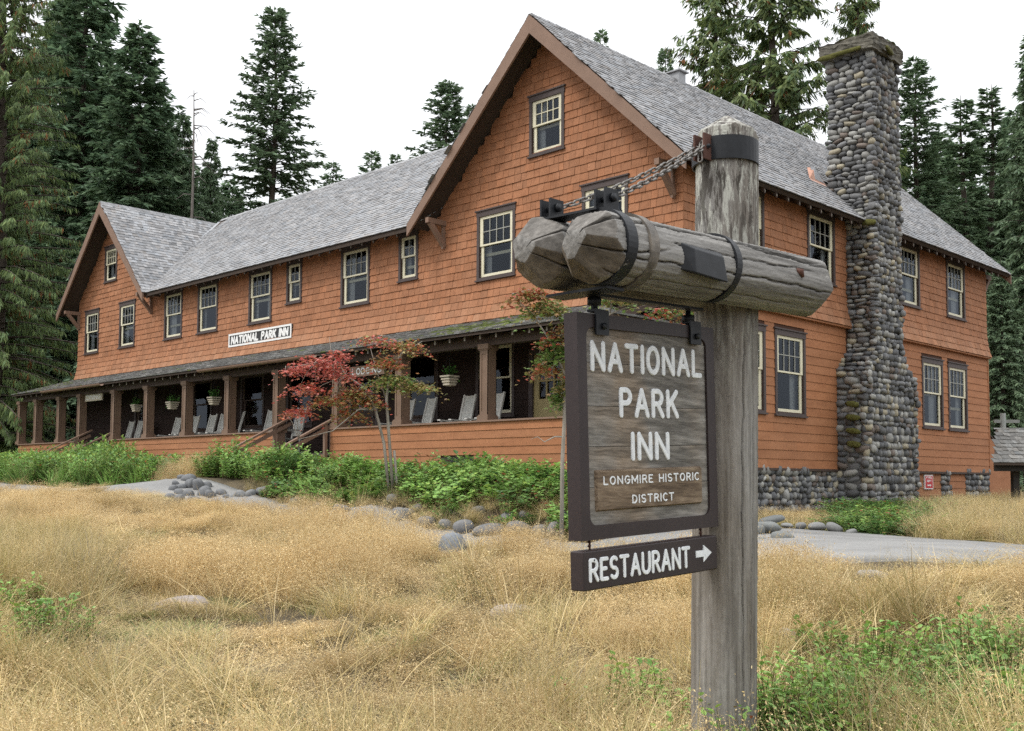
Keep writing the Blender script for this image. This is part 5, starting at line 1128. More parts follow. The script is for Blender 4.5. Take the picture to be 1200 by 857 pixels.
# ================================================================== conifers
def conifer(seed, H, R, c0, nlev, nb, tw, hang, cols, dens=7.0, wid=.20, power=.85, s_lo=-.12, s_hi=.55, drp=.38, orange=0.0, jit=.3, trunk_r=None, gaps=0.0, bulge=.12):
    r = np.random.default_rng(seed); cols = np.array(cols); Vs, Ts = [], []; tw_v, tw_f = [], []; nv = 0
    tr = trunk_r or H * .0125
    zz = np.linspace(-1.5, H, 14); path = np.c_[.12 * np.sin(zz * .3 + seed), .12 * np.cos(zz * .23 + seed), zz]; V0, F0 = tube_np(path, [max(.015, tr * (1 - max(0, z) / H) ** .8 + .01) for z in zz], 9); tw_v.append(V0); tw_f += [f for f in F0 if len(f) == 4]; nv = len(V0)
    for i in range(nlev):
        rel = (i + r.uniform(-.4, .4)) / nlev; rel = min(.995, max(0, rel)); h = c0 + (H - c0) * rel
        if r.random() < gaps: continue
        prof = (1 - rel) ** power * min(1.0, .55 + rel / bulge * .45)
        m = max(3, int(round(nb * (.7 + .3 * prof) + r.uniform(-.6, .6)))); a0 = r.uniform(0, 2 * PI)
        for j in range(m):
            az = a0 + 2 * PI * j / m + r.uniform(-.35, .35); L = max(.25, R * prof * r.uniform(1 - jit * 1.4, 1 + jit * .35)); out = np.array([math.cos(az), math.sin(az), 0]); sd = np.array([-out[1], out[0], 0])
            s0 = s_lo + (s_hi - s_lo) * rel ** 1.6 + r.uniform(-.1, .1); dr = drp * (1 - rel * .7) * r.uniform(.7, 1.3)
            bp = lambda t: np.array([0, 0, h]) + out * (L * t)[..., None] + np.array([0, 0, 1.0]) * (s0 * L * t - dr * L * t ** 2 + .22 * dr * L * t ** 4)[..., None]
            n = int(dens * L) + 4; t = r.uniform(.10, 1, n) ** .75; p = bp(t); sg = np.where(r.random(n) < .5, -1, 1); a = np.radians(r.uniform(18, 72, n)) * sg
            l = tw * r.uniform(.6, 1.25, n) * (1 - .38 * t); isor = (r.random(n) < orange * (2.2 if r.random() < .35 else .3))
            for q in range(3):
                aa = a + r.normal(0, .28, n); hg = hang * r.uniform(.4, 1.3, n); d = out * np.cos(aa)[:, None] * (1 - min(.85, hang * .4)) + sd * np.sin(aa)[:, None] * (1 - min(.85, hang * .4)); d[:, 2] = -hg + s0 * .5 + r.normal(0, .12, n); d /= np.linalg.norm(d, axis=1, keepdims=True)
                sv = np.cross(d, np.array([0, 0, 1.0]) + r.normal(0, .45, (n, 3)) + (out if hang > .8 else 0)); sv /= np.linalg.norm(sv, axis=1, keepdims=True) + 1e-9
                b = p + r.normal(0, .03, (n, 3)) + d * (l * .12 * q)[:, None]; ll = (l * (1 - .18 * q))[:, None]; w = ll * wid
                Vs.append(np.stack([b, b + d * ll * .42 + sv * w, b + d * ll, b + d * ll * .42 - sv * w], 1)); c = cols[r.integers(0, len(cols), n)] * r.uniform(.65, 1.35, (n, 1)); c = np.where(isor[:, None], np.array([.20, .085, .028]) * r.uniform(.7, 1.4, (n, 1)), c); Ts.append(c)
            tt = np.array([0, .35, .7, 1.0]); BP = bp(tt); Vb, Fb = tube_np(BP, [.012 * L + .008, .009 * L + .006, .005 * L + .004, .003], 3, False); tw_v.append(Vb); tw_f += [[x + nv for x in f] for f in Fb]; nv += len(Vb)
    P = np.concatenate(Vs); cm = np_mesh('crown', P.reshape(-1, 3), np.arange(len(P) * 4).reshape(-1, 4), np.concatenate(Ts)); cm.materials.append(M['needle'])
    tm = np_mesh('trunk', np.concatenate(tw_v), np.array(tw_f), None, True); tm.materials.append(M['trunk']); return (tm, cm, H)
G1 = [(.13, .195, .115), (.16, .23, .13), (.18, .25, .14)]; G2 = [(.11, .18, .105), (.14, .215, .12), (.16, .24, .13)]; G3 = [(.14, .20, .07), (.17, .225, .08), (.11, .17, .07)]
TREE = {
 'fir': conifer(1, 30, 6.2, 2, 80, 7, .70, .30, G1, dens=11.0, power=.62, wid=.15, jit=.38, gaps=.05), 'dark': conifer(2, 27, 6.6, 1, 70, 7, 1.0, .45, G2, dens=7.5, power=.66, drp=.5, bulge=.05, wid=.17), 'slim': conifer(3, 30, 3.3, 7, 66, 6, .75, .35, G1, dens=9, power=.7, jit=.45, gaps=.10, wid=.17),
 'young': conifer(4, 24, 6.2, 1, 58, 7, .65, .25, G1, dens=8.0, power=.70, wid=.16, jit=.4), 'cedar': conifer(5, 30, 5.0, .5, 92, 8, .50, 1.15, G3, dens=15, power=.55, drp=.30, s_lo=.05, orange=.06, wid=.10, bulge=.05), 'thin': conifer(6, 30, 5.4, 2, 58, 6, .85, 1.05, [(.15, .20, .07), (.18, .225, .08), (.11, .17, .075)], dens=10, power=.5, orange=.045, wid=.13, jit=.5, s_lo=.15, gaps=.12),
 'hem': conifer(7, 26, 5.6, .5, 68, 7, .9, .6, G1, dens=8, wid=.16, power=.7, drp=.55, bulge=.04)}
def tree(kind, px, top, F, label, group=None, wscale=1.0, rz=None, base=None):
    tm, cm, H = TREE[kind]; b = at(px, 563, F); zb = base if base is not None else float(gz(np.array([b[0]]), np.array([b[1]]))[0]); zt = at(px, top, F)[2]; s = (zt - zb) / H
    t = thing('conifer', (b[0], b[1], zb), label, 'tree', group); t.scale = (s * wscale, s * wscale, s); t.rotation_euler = (0, 0, rz if rz is not None else random.uniform(0, 6.28))
    for nm, me in (('trunk', tm), ('crown', cm)): o = bpy.data.objects.new(nm, me); COL.objects.link(o); o.parent = t
    return t
GA = 'conifers behind the inn'
tree('cedar', -12, -330, 41.5, 'large drooping conifer with rusty brown sprays at the left edge', GA, .80, .4)
tree('dark', 150, 14, 60, 'broad dark green conifer behind the left gable', GA, .95, 1.0)
tree('dark', 85, -95, 66, 'tall dark conifer between the rusty conifer and the broad one', GA, .85, 2.2)
tree('hem', 205, 120, 64, 'lower green conifer below the bare dead treetop', GA, .62, .3)
tree('hem', 240, 150, 68, 'green conifer filling the gap left of the tall pointed fir', GA, .55, 4.0)
tree('fir', 312, -8, 62, 'tall pointed fir rising alone above the long roof', GA, .98, .5)
tree('young', 384, 181, 85, 'small fir tip showing above the roof right of the tall fir', GA, .95, 2.0)
tree('young', 432, 168, 88, 'left fir of the little pair above the middle of the roof', GA, 1.0, 1.1)
tree('young', 459, 171, 92, 'right fir of the little pair above the middle of the roof', GA, .80, 3.1)
tree('fir', 521, 84, 82, 'pointed fir close to the left slope of the big gable', GA, 1.15, 2.6)
tree('young', 551, 112, 88, 'fir half hidden behind the left slope of the big gable', GA, 1.0, 4.1)
tree('young', 705, 18, 92, 'lone fir tip above the ridge right of the big gable', GA, .62, .7)
tree('fir', 782, 42, 60, 'short dark fir tip at the left of the trees behind the ridge', GA, .62, 1.9)
tree('thin', 842, -70, 54, 'sparse conifer with rusty tips behind the ridge', GA, .95, 1.2)
tree('thin', 909, -190, 50, 'tall sparse conifer with a straight bare trunk left of the chimney', GA, 1.0, 3.4)
tree('thin', 1012, -60, 52, 'conifer whose boughs reach over the chimney top', GA, .8, 5.0)
tree('fir', 1081, 56, 56, 'dense pointed fir right of the chimney', GA, 1.0, 3.9)
tree('slim', 1137, 102, 60, 'slender fir with a pale trunk right of the dense fir', GA, 1.35, .2)
tree('slim', 1169, 88, 63, 'second slender fir with a pale trunk near the right edge', GA, 1.30, 2.5)
tree('hem', 1222, 20, 50, 'conifer with drooping boughs cut by the right edge', GA, .72, 1.6)
tree('hem', 1178, 300, 44, 'low dark conifer behind the shelter at the right', GA, .95, 4.4)
for px, top, F in ((20, 60, 75), (60, 130, 80), (120, 150, 85), (-40, 90, 60), (180, 190, 80), (262, 205, 84), (45, 250, 58), (-20, 300, 52), (20, 330, 56), (118, 60, 78), (178, 110, 80), (58, -20, 84), (200, 175, 76), (228, 190, 78)): tree('dark', px, top, F, 'dark conifer in the thick wood behind the left end of the inn', 'wood behind the left end of the inn', .95)
for px, top, F in ((1060, 215, 75), (1100, 190, 80), (1150, 205, 82), (1185, 190, 78), (1215, 170, 74), (1245, 200, 60), (1125, 330, 62), (1160, 360, 58), (1205, 350, 52), (1045, 150, 78), (1200, 120, 84), (1110, 150, 88)): tree('dark', px, top, F, 'dark conifer in the thick wood at the right behind the inn', 'wood behind the right end of the inn', .95)
for px, top, F in ((860, 60, 72), (930, 70, 70), (815, 110, 74), (985, 120, 72)): tree('hem', px, top, F, 'green conifer deeper in the wood behind the ridge', 'wood behind the ridge', .6)
sn = thing('dead_tree', tuple(at(217, 563, 58)), 'bare dead treetop left of the tall pointed fir', 'tree'); R = random.Random(9); b = at(217, 563, 58); zt = at(218, 95, 58)[2]
mb = MB(); mb.tube([(b[0] + .1 * math.sin(k), b[1], -1 + (zt + 1) * k / 10) for k in range(11)], [.20 - .0175 * k for k in range(11)], 7); mb.build('trunk', M['snag'], sn)
for k in range(34):
    z = zt * R.uniform(.55, .99); a = R.uniform(0, 6.28); l = R.uniform(.3, 1.0) * (1.3 - z / zt) * 3 + .25; mb = MB(); p = np.array([b[0], b[1], z]); d = np.array([math.cos(a), math.sin(a), 0]); mb.tube([p, p + d * l * .5 + np.array([0, 0, .05 * l]), p + d * l + np.array([0, 0, -.35 * l])], [.035, .022, .008], 4); mb.build('branch', M['snag'], sn)

# ================================================================== vine maples
def maple(loc, stems, pads, label, seed, ncol):
    """stems: polylines with radii; pads: flat leaf layers (centre, radii, colour list, count)"""
    t = thing('vine_maple', loc, label, 'tree'); r = np.random.default_rng(seed); mb = MB()
    for pts, rad in stems: mb.tube(pts, rad, 7)
    tops = [np.array(p) for pts, _ in stems for p in pts[1:]]
    for c, rd, cols, n in pads:          # a twig from the nearest stem point to each layer
        c = np.array(c); q = min(tops, key=lambda s: np.linalg.norm(s - c)); 
        for k in range(3): e = c + r.normal(0, .4, 3) * np.array(rd); m = (q + e) / 2 + np.array([0, 0, .06]); mb.tube([q, m, e], [.009, .006, .002], 4)
    mb.build('trunk', M['trunk_pale'], t); Vs, Ts = [], []
    ang = np.radians([0, 28, 50, 72, 90, 108, 130, 152, 180, 230, 310]); rr = np.array([.55, .42, .95, .5, 1.1, .5, .95, .42, .55, .28, .28])
    for c, rd, cols, n in pads:
        n = int(n * (1.35 if cols[0] == RED[0] else 2.2)); u = r.normal(0, .46, (n, 3)); p = np.array(c) + u * np.array(rd); p[:, 2] -= .10 * (u[:, 0] ** 2 + u[:, 1] ** 2); sz = r.uniform(.032, .06, n); nrm = np.stack([r.normal(0, .42, n), r.normal(0, .42, n), np.ones(n)], 1); nrm /= np.linalg.norm(nrm, axis=1, keepdims=True)
        th = r.uniform(0, 6.28, n); x = np.stack([np.cos(th), np.sin(th), 0 * th], 1); x -= nrm * (x * nrm).sum(1, keepdims=True); x /= np.linalg.norm(x, axis=1, keepdims=True); y = np.cross(nrm, x)
        V = p[:, None, :] + sz[:, None, None] * (np.cos(ang)[None, :, None] * rr[None, :, None] * x[:, None, :] + np.sin(ang)[None, :, None] * rr[None, :, None] * y[:, None, :]) - nrm[:, None, :] * (sz[:, None, None] * .25 * (rr[None, :, None] > .9)); Vs.append(V)
        Ts.append(np.array(cols)[r.integers(0, len(cols), n)] * r.uniform(.7, 1.35, (n, 1)))
    P = np.concatenate(Vs); k = P.shape[1]; obj_np('crown', P.reshape(-1, 3), np.arange(len(P) * k).reshape(-1, k), M['leaf'], t, np.concatenate(Ts)); return t
RED = [(.50, .13, .105), (.58, .20, .16), (.42, .09, .08), (.46, .17, .10)]; RO_ = [(.42, .12, .06), (.34, .16, .06), (.50, .10, .07)]; OL = [(.28, .24, .085), (.34, .27, .10), (.22, .24, .075), (.38, .24, .12)]; GN_ = [(.12, .22, .05), (.16, .26, .06), (.20, .27, .08)]
def mp(px, py, F): return tuple(at(px, py, F))
g0 = gz(np.array([-4.9]), np.array([-3.2]))[0]; F1 = 18.6
b1 = at(458, 560, F1); b1[2] = g1(b1[0], b1[1]) - .05
stems = [([tuple(b1), mp(450, 520, F1), mp(440, 480, F1), mp(428, 455, F1 - .1), mp(405, 440, F1 - .2), mp(370, 425, F1 - .3), mp(335, 432, F1 - .4)], [.030, .027, .024, .020, .015, .010, .005]), ([tuple(b1 + np.array([.06, .03, 0])), mp(455, 500, F1), mp(453, 470, F1), mp(456, 440, F1), mp(470, 415, F1 + .1), mp(495, 400, F1 + .2)], [.030, .027, .024, .018, .012, .005]),
         ([mp(440, 480, F1), mp(420, 480, F1 - .3), mp(390, 505, F1 - .5), mp(350, 515, F1 - .5)], [.016, .013, .009, .004]), ([mp(405, 440, F1 - .2), mp(400, 430, F1), mp(388, 415, F1), mp(386, 395, F1)], [.012, .009, .006, .003]), ([mp(453, 470, F1), mp(440, 430, F1 + .2), mp(432, 400, F1 + .3)], [.014, .01, .004]), ([tuple(b1 + np.array([.12, .08, 0])), mp(462, 528, F1)], [.024, .022])]
pads = [(mp(372, 425, F1 - .3), (.45, .45, .14), RED, 330), (mp(395, 438, F1 - .2), (.40, .45, .13), RED, 240), (mp(345, 433, F1 - .4), (.26, .3, .07), RED, 120), (mp(360, 455, F1 - .4), (.50, .4, .10), RED + RO_, 230), (mp(385, 470, F1 - .3), (.45, .4, .10), RO_ + OL, 200), (mp(350, 482, F1 - .4), (.34, .3, .09), RO_ + RED, 130),
        (mp(415, 460, F1 - .1), (.45, .4, .14), OL + RO_, 250), (mp(410, 485, F1 - .1), (.36, .35, .10), RO_ + OL, 150), (mp(440, 398, F1 + .1), (.45, .4, .10), RED + RO_ + OL, 230), (mp(475, 405, F1 + .2), (.42, .4, .10), RO_ + OL, 200), (mp(452, 425, F1), (.38, .4, .12), OL + RO_, 220), (mp(460, 445, F1), (.55, .45, .12), OL + GN_, 330), (mp(490, 452, F1 + .1), (.40, .4, .08), OL, 170), (mp(430, 470, F1), (.4, .35, .12), OL + RO_, 170), (mp(395, 415, F1), (.30, .3, .08), RED, 120)]
maple(tuple(b1), stems, pads, 'small vine maple with red and olive leaves in front of the porch', 31, None)
F2 = 14.6; b2 = at(658, 575, F2); b2[2] = g1(b2[0], b2[1]) - .05
stems = [([tuple(b2), mp(659, 540, F2), mp(661, 500, F2), mp(662, 460, F2), mp(668, 420, F2), mp(690, 390, F2), mp(715, 368, F2), mp(760, 350, F2)], [.030, .028, .026, .024, .020, .016, .011, .005]), ([mp(662, 440, F2), mp(645, 400, F2), mp(625, 370, F2), mp(600, 345, F2)], [.018, .013, .009, .004]), ([mp(661, 512, F2), mp(650, 512, F2), mp(638, 518, F2), mp(630, 512, F2), mp(622, 515, F2)], [.012, .01, .007, .005, .003]), ([mp(690, 390, F2), mp(740, 385, F2), mp(790, 370, F2), mp(830, 362, F2)], [.014, .011, .008, .004])]
pads = [(mp(625, 345, F2), (.36, .36, .10), OL + RO_, 240), (mp(640, 362, F2), (.40, .4, .12), OL + GN_, 260), (mp(665, 385, F2), (.25, .3, .08), RO_ + OL, 100), (mp(648, 398, F2), (.26, .3, .08), RO_ + GN_, 110), (mp(650, 415, F2), (.30, .3, .10), GN_, 170), (mp(640, 432, F2), (.28, .3, .07), RO_ + OL, 110), (mp(660, 455, F2), (.15, .2, .16), GN_ + OL, 110), (mp(652, 468, F2), (.10, .15, .14), GN_, 50), (mp(722, 350, F2), (.36, .36, .07), GN_ + OL, 200), (mp(775, 365, F2), (.30, .3, .09), RO_ + GN_, 90), (mp(815, 360, F2), (.3, .3, .14), GN_ + OL, 160), (mp(690, 400, F2), (.4, .4, .2), GN_ + OL, 200)]
maple(tuple(b2), stems, pads, 'second vine maple, its leafy branches showing behind the hanging sign', 32, None)
# ================================================================== ground cover and grass (uncountable: instanced masses)
tmpl_n = [0]
def scatter(name, meshes, pts, rots, scl, idx, label, cat):
    col = bpy.data.collections.new('templates_%02d' % tmpl_n[0]); tmpl_n[0] += 1
    for i, me in enumerate(meshes): col.objects.link(bpy.data.objects.new('sprig_%02d' % i, me))
    me = bpy.data.meshes.new(name); me.vertices.add(len(pts)); me.vertices.foreach_set('co', np.asarray(pts, np.float32).ravel())
    for nm, ty, data, key in (('rot', 'FLOAT_VECTOR', rots, 'vector'), ('scl', 'FLOAT_VECTOR', scl, 'vector')): a = me.attributes.new(nm, ty, 'POINT'); a.data.foreach_set(key, np.asarray(data, np.float32).ravel())
    a = me.attributes.new('pick', 'INT', 'POINT'); a.data.foreach_set('value', np.asarray(idx, np.int32)); me.update()
    o = bpy.data.objects.new(name, me); link(o, None, (0, 0, 0)); setp(o, label, cat, None, 'stuff')
    ng = bpy.data.node_groups.new(name + '_nodes', 'GeometryNodeTree'); ng.interface.new_socket('Geometry', in_out='INPUT', socket_type='NodeSocketGeometry'); ng.interface.new_socket('Geometry', in_out='OUTPUT', socket_type='NodeSocketGeometry')
    gi, go, ip, ci = (ng.nodes.new(k) for k in ('NodeGroupInput', 'NodeGroupOutput', 'GeometryNodeInstanceOnPoints', 'GeometryNodeCollectionInfo'))
    ci.inputs[0].default_value = col; ci.inputs['Separate Children'].default_value = True; ci.inputs['Reset Children'].default_value = True; ip.inputs['Pick Instance'].default_value = True
    def na(nm, ty): n = ng.nodes.new('GeometryNodeInputNamedAttribute'); n.data_type = ty; n.inputs[0].default_value = nm; return n.outputs[0]
    ng.links.new(gi.outputs[0], ip.inputs['Points']); ng.links.new(ci.outputs[0], ip.inputs['Instance']); ng.links.new(na('pick', 'INT'), ip.inputs['Instance Index']); ng.links.new(na('scl', 'FLOAT_VECTOR'), ip.inputs['Scale'])
    er = ng.nodes.new('FunctionNodeEulerToRotation'); ng.links.new(na('rot', 'FLOAT_VECTOR'), er.inputs[0]); ng.links.new(er.outputs[0], ip.inputs['Rotation']); ng.links.new(ip.outputs[0], go.inputs[0])
    m = o.modifiers.new('scatter', 'NODES'); m.node_group = ng; return o
def blades(r, n, base_r, hr, lean, width, cols, seg=4, curl=.5, dirbias=None):
    """tapering curved blades as strips"""
    a = r.uniform(0, 6.28, n); b = np.stack([np.cos(a), np.sin(a), 0 * a], 1) * (base_r * np.sqrt(r.random(n)))[:, None]; az = a + r.normal(0, .9, n); out = np.stack([np.cos(az), np.sin(az), 0 * az], 1)
    if dirbias is not None: out = out + np.array(dirbias); out /= np.linalg.norm(out, axis=1, keepdims=True)
    L = r.uniform(*hr, n); th0 = np.abs(r.normal(0, lean, n)); cu = r.uniform(.2, 1, n) * curl; sd = np.cross(out, [0, 0, 1.0]); sd += r.normal(0, .4, sd.shape); sd /= np.linalg.norm(sd, axis=1, keepdims=True)
    P = []; p = b.copy(); 
    for k in range(seg + 1):
        w = width * (1 - (k / seg) ** 1.6 * .92); P.append(np.stack([p - sd * w / 2, p + sd * w / 2], 1)); th = th0 + cu * (k / seg) * 1.6; p = p + (out * np.sin(th)[:, None] + np.array([0, 0, 1.0]) * np.cos(th)[:, None]) * (L / seg)[:, None]
    P = np.stack(P, 1).reshape(n, -1, 3); m = P.shape[1]; f = np.array([[2 * k, 2 * k + 1, 2 * k + 3, 2 * k + 2] for k in range(seg)]); F = (np.arange(n) * m)[:, None, None] + f[None]
    t = np.array(cols)[r.integers(0, len(cols), n)] * r.uniform(.75, 1.25, (n, 1)); return P.reshape(-1, 3), F.reshape(-1, 4), np.repeat(t, seg, 0)
def panicles(r, n, base_r, hr, lean, cols, spk=34, sw=.0016, head=.45, rad=.055, size=.0085, dirbias=None):
    """fine stems with airy seed heads"""
    V, F, T = blades(r, n, base_r, hr, lean, sw, cols, 4, .22, dirbias); S = V.reshape(n, 5, 2, 3).mean(2); tt = 1 - head + head * r.random((n, spk)) ** .8; k = np.minimum((tt * 4).astype(int), 3); fr = tt * 4 - k
    ii = np.arange(n)[:, None]; p = S[ii, k] * (1 - fr)[..., None] + S[ii, k + 1] * fr[..., None]; prof = np.sin(np.clip((tt - (1 - head)) / head, .02, 1) * PI * .92 + .15) * rad; p = p + r.normal(0, .6, p.shape) * prof[..., None]; p[..., 2] += .3 * prof
    p = p.reshape(-1, 3); m = len(p); d = r.normal(0, 1, (m, 3)); d[:, 2] += .6; d /= np.linalg.norm(d, axis=1, keepdims=True); s = np.cross(d, r.normal(0, 1, (m, 3))); s /= np.linalg.norm(s, axis=1, keepdims=True); l = (size * r.uniform(.6, 1.5, m))[:, None]
    Q = np.stack([p, p + d * l * .5 + s * l * .2, p + d * l, p + d * l * .5 - s * l * .2], 1); t = np.array(cols)[r.integers(0, len(cols), m)] * r.uniform(.75, 1.3, (m, 1))
    return np.r_[V, Q.reshape(-1, 3)], np.r_[F, np.arange(4 * m).reshape(m, 4) + len(V)], np.r_[T, t]
def merge(*parts):
    V, F, T, n = [], [], [], 0
    for v, f, t in parts: V.append(v); F.append(f + n); T.append(t); n += len(v)
    return np.concatenate(V), np.concatenate(F), np.concatenate(T)
def tmesh(parts, mat='grass'): V, F, T = merge(*parts); me = np_mesh('tuft', V, F, T); me.materials.append(M[mat]); return me
GOLD = [(.66, .51, .27), (.72, .58, .34), (.57, .42, .20), (.46, .31, .14)]; STRAW = [(.62, .48, .24), (.70, .57, .32), (.48, .37, .16)]; DULL = [(.30, .25, .17), (.38, .33, .24), (.22, .18, .13)]; GRN = [(.16, .22, .06), (.22, .27, .09), (.12, .18, .05)]; PGR = [(.42, .36, .16), (.48, .40, .19), (.32, .29, .11)]
r = np.random.default_rng(77)
A_ = {}
A_['gold'] = [merge(panicles(r, 40, .11, (.34, .58), .26, GOLD, 17, .0026, .45, .055, .0135), blades(r, 30, .10, (.16, .40), .5, .005, STRAW + PGR, 4, .9)) for k in range(3)]
A_['goldfine'] = [merge(panicles(r, 44, .11, (.34, .60), .26, GOLD, 24, .0022, .45, .05, .0075), blades(r, 30, .10, (.16, .40), .5, .005, STRAW + PGR, 4, .9)) for k in range(2)]
A_['straw'] = [merge(blades(r, 60, .10, (.35, .75), .42, .0055, STRAW + PGR, 6, .9, (.5, .5, 0)), panicles(r, 8, .08, (.5, .75), .3, STRAW, 14)) for k in range(2)]
A_['green'] = [blades(r, 80, .11, (.14, .32), .5, .0045, GRN + PGR, 4, .8)]
A_['dull'] = [merge(blades(r, 50, .14, (.08, .26), 1.0, .004, DULL + STRAW, 4, .8), blades(r, 8, .10, (.4, .62), .18, .003, DULL, 4, .2)) for k in range(2)]
A_['arch'] = [blades(r, 8, .08, (.65, 1.05), .5, .0075, STRAW, 8, .85) for k in range(3)]
A_['stalk'] = [merge(blades(r, 12, .04, (.65, .95), .24, .0042, STRAW, 6, .35), panicles(r, 5, .04, (.7, .95), .22, STRAW, 16, .002, .3, .03))]
def patch(mix, n, rad, hr, mat='grass', tilt=.10):
    """a round patch of many tufts in one mesh"""
    parts = []
    for i in range(n):
        k = r.choice(list(mix), p=np.array(list(mix.values())) / sum(mix.values())); V, F, T = A_[k][r.integers(0, len(A_[k]))]; a = r.uniform(0, 6.28); q = rad * math.sqrt(r.random()); b = r.uniform(0, 6.28); s = r.uniform(.85, 1.25); h = r.uniform(*hr)
        Rz = np.array([[math.cos(a), -math.sin(a), 0], [math.sin(a), math.cos(a), 0], [0, 0, 1]]); W = (V * np.array([s, s, h])) @ Rz.T; W[:, 0] += W[:, 2] * r.normal(.03, tilt); W[:, 1] += W[:, 2] * r.normal(.03, tilt)
        W = W + np.array([q * math.cos(b), q * math.sin(b), -.01]); parts.append((W, F, T * r.uniform(.86, 1.14)))
    return tmesh(parts, mat)
def weed(r, n, h, size, cols, spread=.12):
    parts = []
    for i in range(n):
        a = r.uniform(0, 6.28); b = np.array([math.cos(a), math.sin(a), 0]) * r.uniform(0, spread); d = np.array([math.cos(a), math.sin(a), 0]) * r.uniform(.1, .5); hh = h * r.uniform(.6, 1.15); m = int(hh / .035) + 3
        z = np.linspace(.15, 1, m) * hh; c = b + d * (z ** 1.3)[:, None]; c[:, 2] = z; az = r.uniform(0, 6.28, m); o = np.stack([np.cos(az), np.sin(az), r.uniform(-.1, .75, m)], 1); o /= np.linalg.norm(o, axis=1, keepdims=True); s = np.cross(o, [0, 0, 1.0]); s /= np.linalg.norm(s, axis=1, keepdims=True); nn = np.cross(s, o); l = (size * r.uniform(.6, 1.25, m))[:, None]
        st = c + o * .012; P = np.stack([st, st + o * l * .3 + s * l * .31 + nn * l * .07, st + o * l * .68 + s * l * .28 + nn * l * .05, st + o * l - nn * l * .05, st + o * l * .68 - s * l * .28 + nn * l * .05, st + o * l * .3 - s * l * .31 + nn * l * .07], 1).reshape(-1, 3)
        f = np.array([[0, 1, 2, 3], [0, 3, 4, 5]]); F = (np.arange(m) * 6)[:, None, None] + f[None]; t = np.array(cols)[r.integers(0, len(cols), m)] * r.uniform(.75, 1.25, (m, 1)); parts.append((P, F.reshape(-1, 4), np.repeat(t, 2, 0)))
        Vs, Fs = tube_np([b, (b + c[-1]) / 2 + d * .02, c[-1]], [.003, .0025, .0015], 3, False); parts.append((Vs, np.array(Fs), np.tile(np.array([[.16, .14, .06]]), (len(Fs), 1))))
    return parts
LG = [(.19, .33, .07), (.24, .40, .10), (.28, .45, .14), (.14, .26, .06)]; LY = [(.24, .34, .07), (.30, .39, .10)]; LRD = [(.30, .10, .05), (.24, .16, .07)]
def wt(*a): return merge(*weed(r, *a))
A_['weed'] = [wt(9, .26, .042, LG + LY), wt(8, .20, .036, LG + LRD), wt(10, .16, .045, LY + LG)]
A_['shrub'] = [wt(9, .50, .082, LG, .15), wt(9, .48, .078, LG + LY, .15)]; A_['shrub2'] = [wt(9, .5, .085, [(.09, .18, .05), (.13, .24, .07)], .15), wt(10, .46, .06, LG + LG + LG + LRD, .15)]
A_['fern'] = [merge(blades(r, 45, .10, (.3, .6), .55, .02, LG, 6, .9), blades(r, 30, .12, (.35, .6), .3, .006, GRN + PGR, 5, .5))]
PR = .5
TG = [patch({'gold': 1}, 19, PR, (.45, 1.2)) for k in range(3)] + [patch({'gold': .9, 'stalk': .1}, 20, PR, (.5, 1.3)), patch({'gold': .8, 'dull': .2}, 24, PR, (.5, .8))]                     # 0-4
TG += [patch({'straw': .8, 'gold': .2}, 22, PR, (.6, .95)), patch({'straw': .6, 'green': .25, 'dull': .15}, 22, PR, (.6, .9))]                                                              # 5-6
TG += [patch({'green': .75, 'dull': .15, 'gold': .1}, 26, PR, (.7, 1.2)), patch({'dull': .7, 'straw': .2, 'green': .1}, 26, PR, (.6, 1.1)), patch({'dull': .35, 'green': .3, 'straw': .2, 'gold': .15}, 24, PR, (.5, .95))]   # 7-9
TG += [patch({'goldfine': .8, 'straw': .2}, 19, PR, (.45, 1.15)), patch({'goldfine': .6, 'straw': .3, 'stalk': .1}, 20, PR, (.5, 1.2))]   # 10-11
ARC = [patch({'arch': 1}, 3, .3, (.8, 1.1)) for k in range(3)]
WD = [patch({'weed': 1}, 11, .32, (.8, 1.4), 'leaf') for k in range(3)]
SHB = [patch({'shrub': 1}, 10, .42, (.7, 1.15), 'leaf'), patch({'shrub': .6, 'shrub2': .4}, 10, .42, (.6, 1.2), 'leaf'), patch({'shrub2': 1}, 10, .42, (.6, 1.1), 'leaf'), patch({'fern': .6, 'shrub': .4}, 9, .42, (.7, 1.2), 'leaf')]
# sample the ground in plan, evenly
def in_path(px, F):
    fn = np.interp(px, [p for p, _ in NEAR[::-1]], [q for _, q in NEAR[::-1]]); ff = np.interp(px, [p for p, _ in FAR[::-1]], [q for _, q in FAR[::-1]]); return fn, ff
def plan(sp, px0, px1, F0, F1, rr):
    """jittered grid of spacing sp in the wedge of ground between two directions and two distances"""
    X, Y = np.meshgrid(np.arange(-40, 30, sp), np.arange(-24, 30, sp)); X = X.ravel() + rr.uniform(-.45, .45, X.size) * sp; Y = Y.ravel() + rr.uniform(-.45, .45, Y.size) * sp
    d = np.stack([X - CAMP[0], Y - CAMP[1]], 1); F = d @ _f[:2] / math.cos(PITCH); px = 600 + FPX * (d @ _r[:2]) / np.maximum(F, .1); k = (F > F0) & (F < F1) & (px > px0) & (px < px1); return px[k], F[k], X[k], Y[k]
rr = np.random.default_rng(5)
def field(x, y, sc_, seed):
    q = np.random.default_rng(seed); v = np.zeros_like(x)
    for _ in range(7): k = q.normal(0, sc_, 2); v += np.sin(x * k[0] + y * k[1] + q.uniform(0, 6.28))
    return v / 2.6
def slope(x, y): e = .2; return (gz(x, y + e) - gz(x, y - e)) / (2 * e), -(gz(x + e, y) - gz(x - e, y)) / (2 * e)
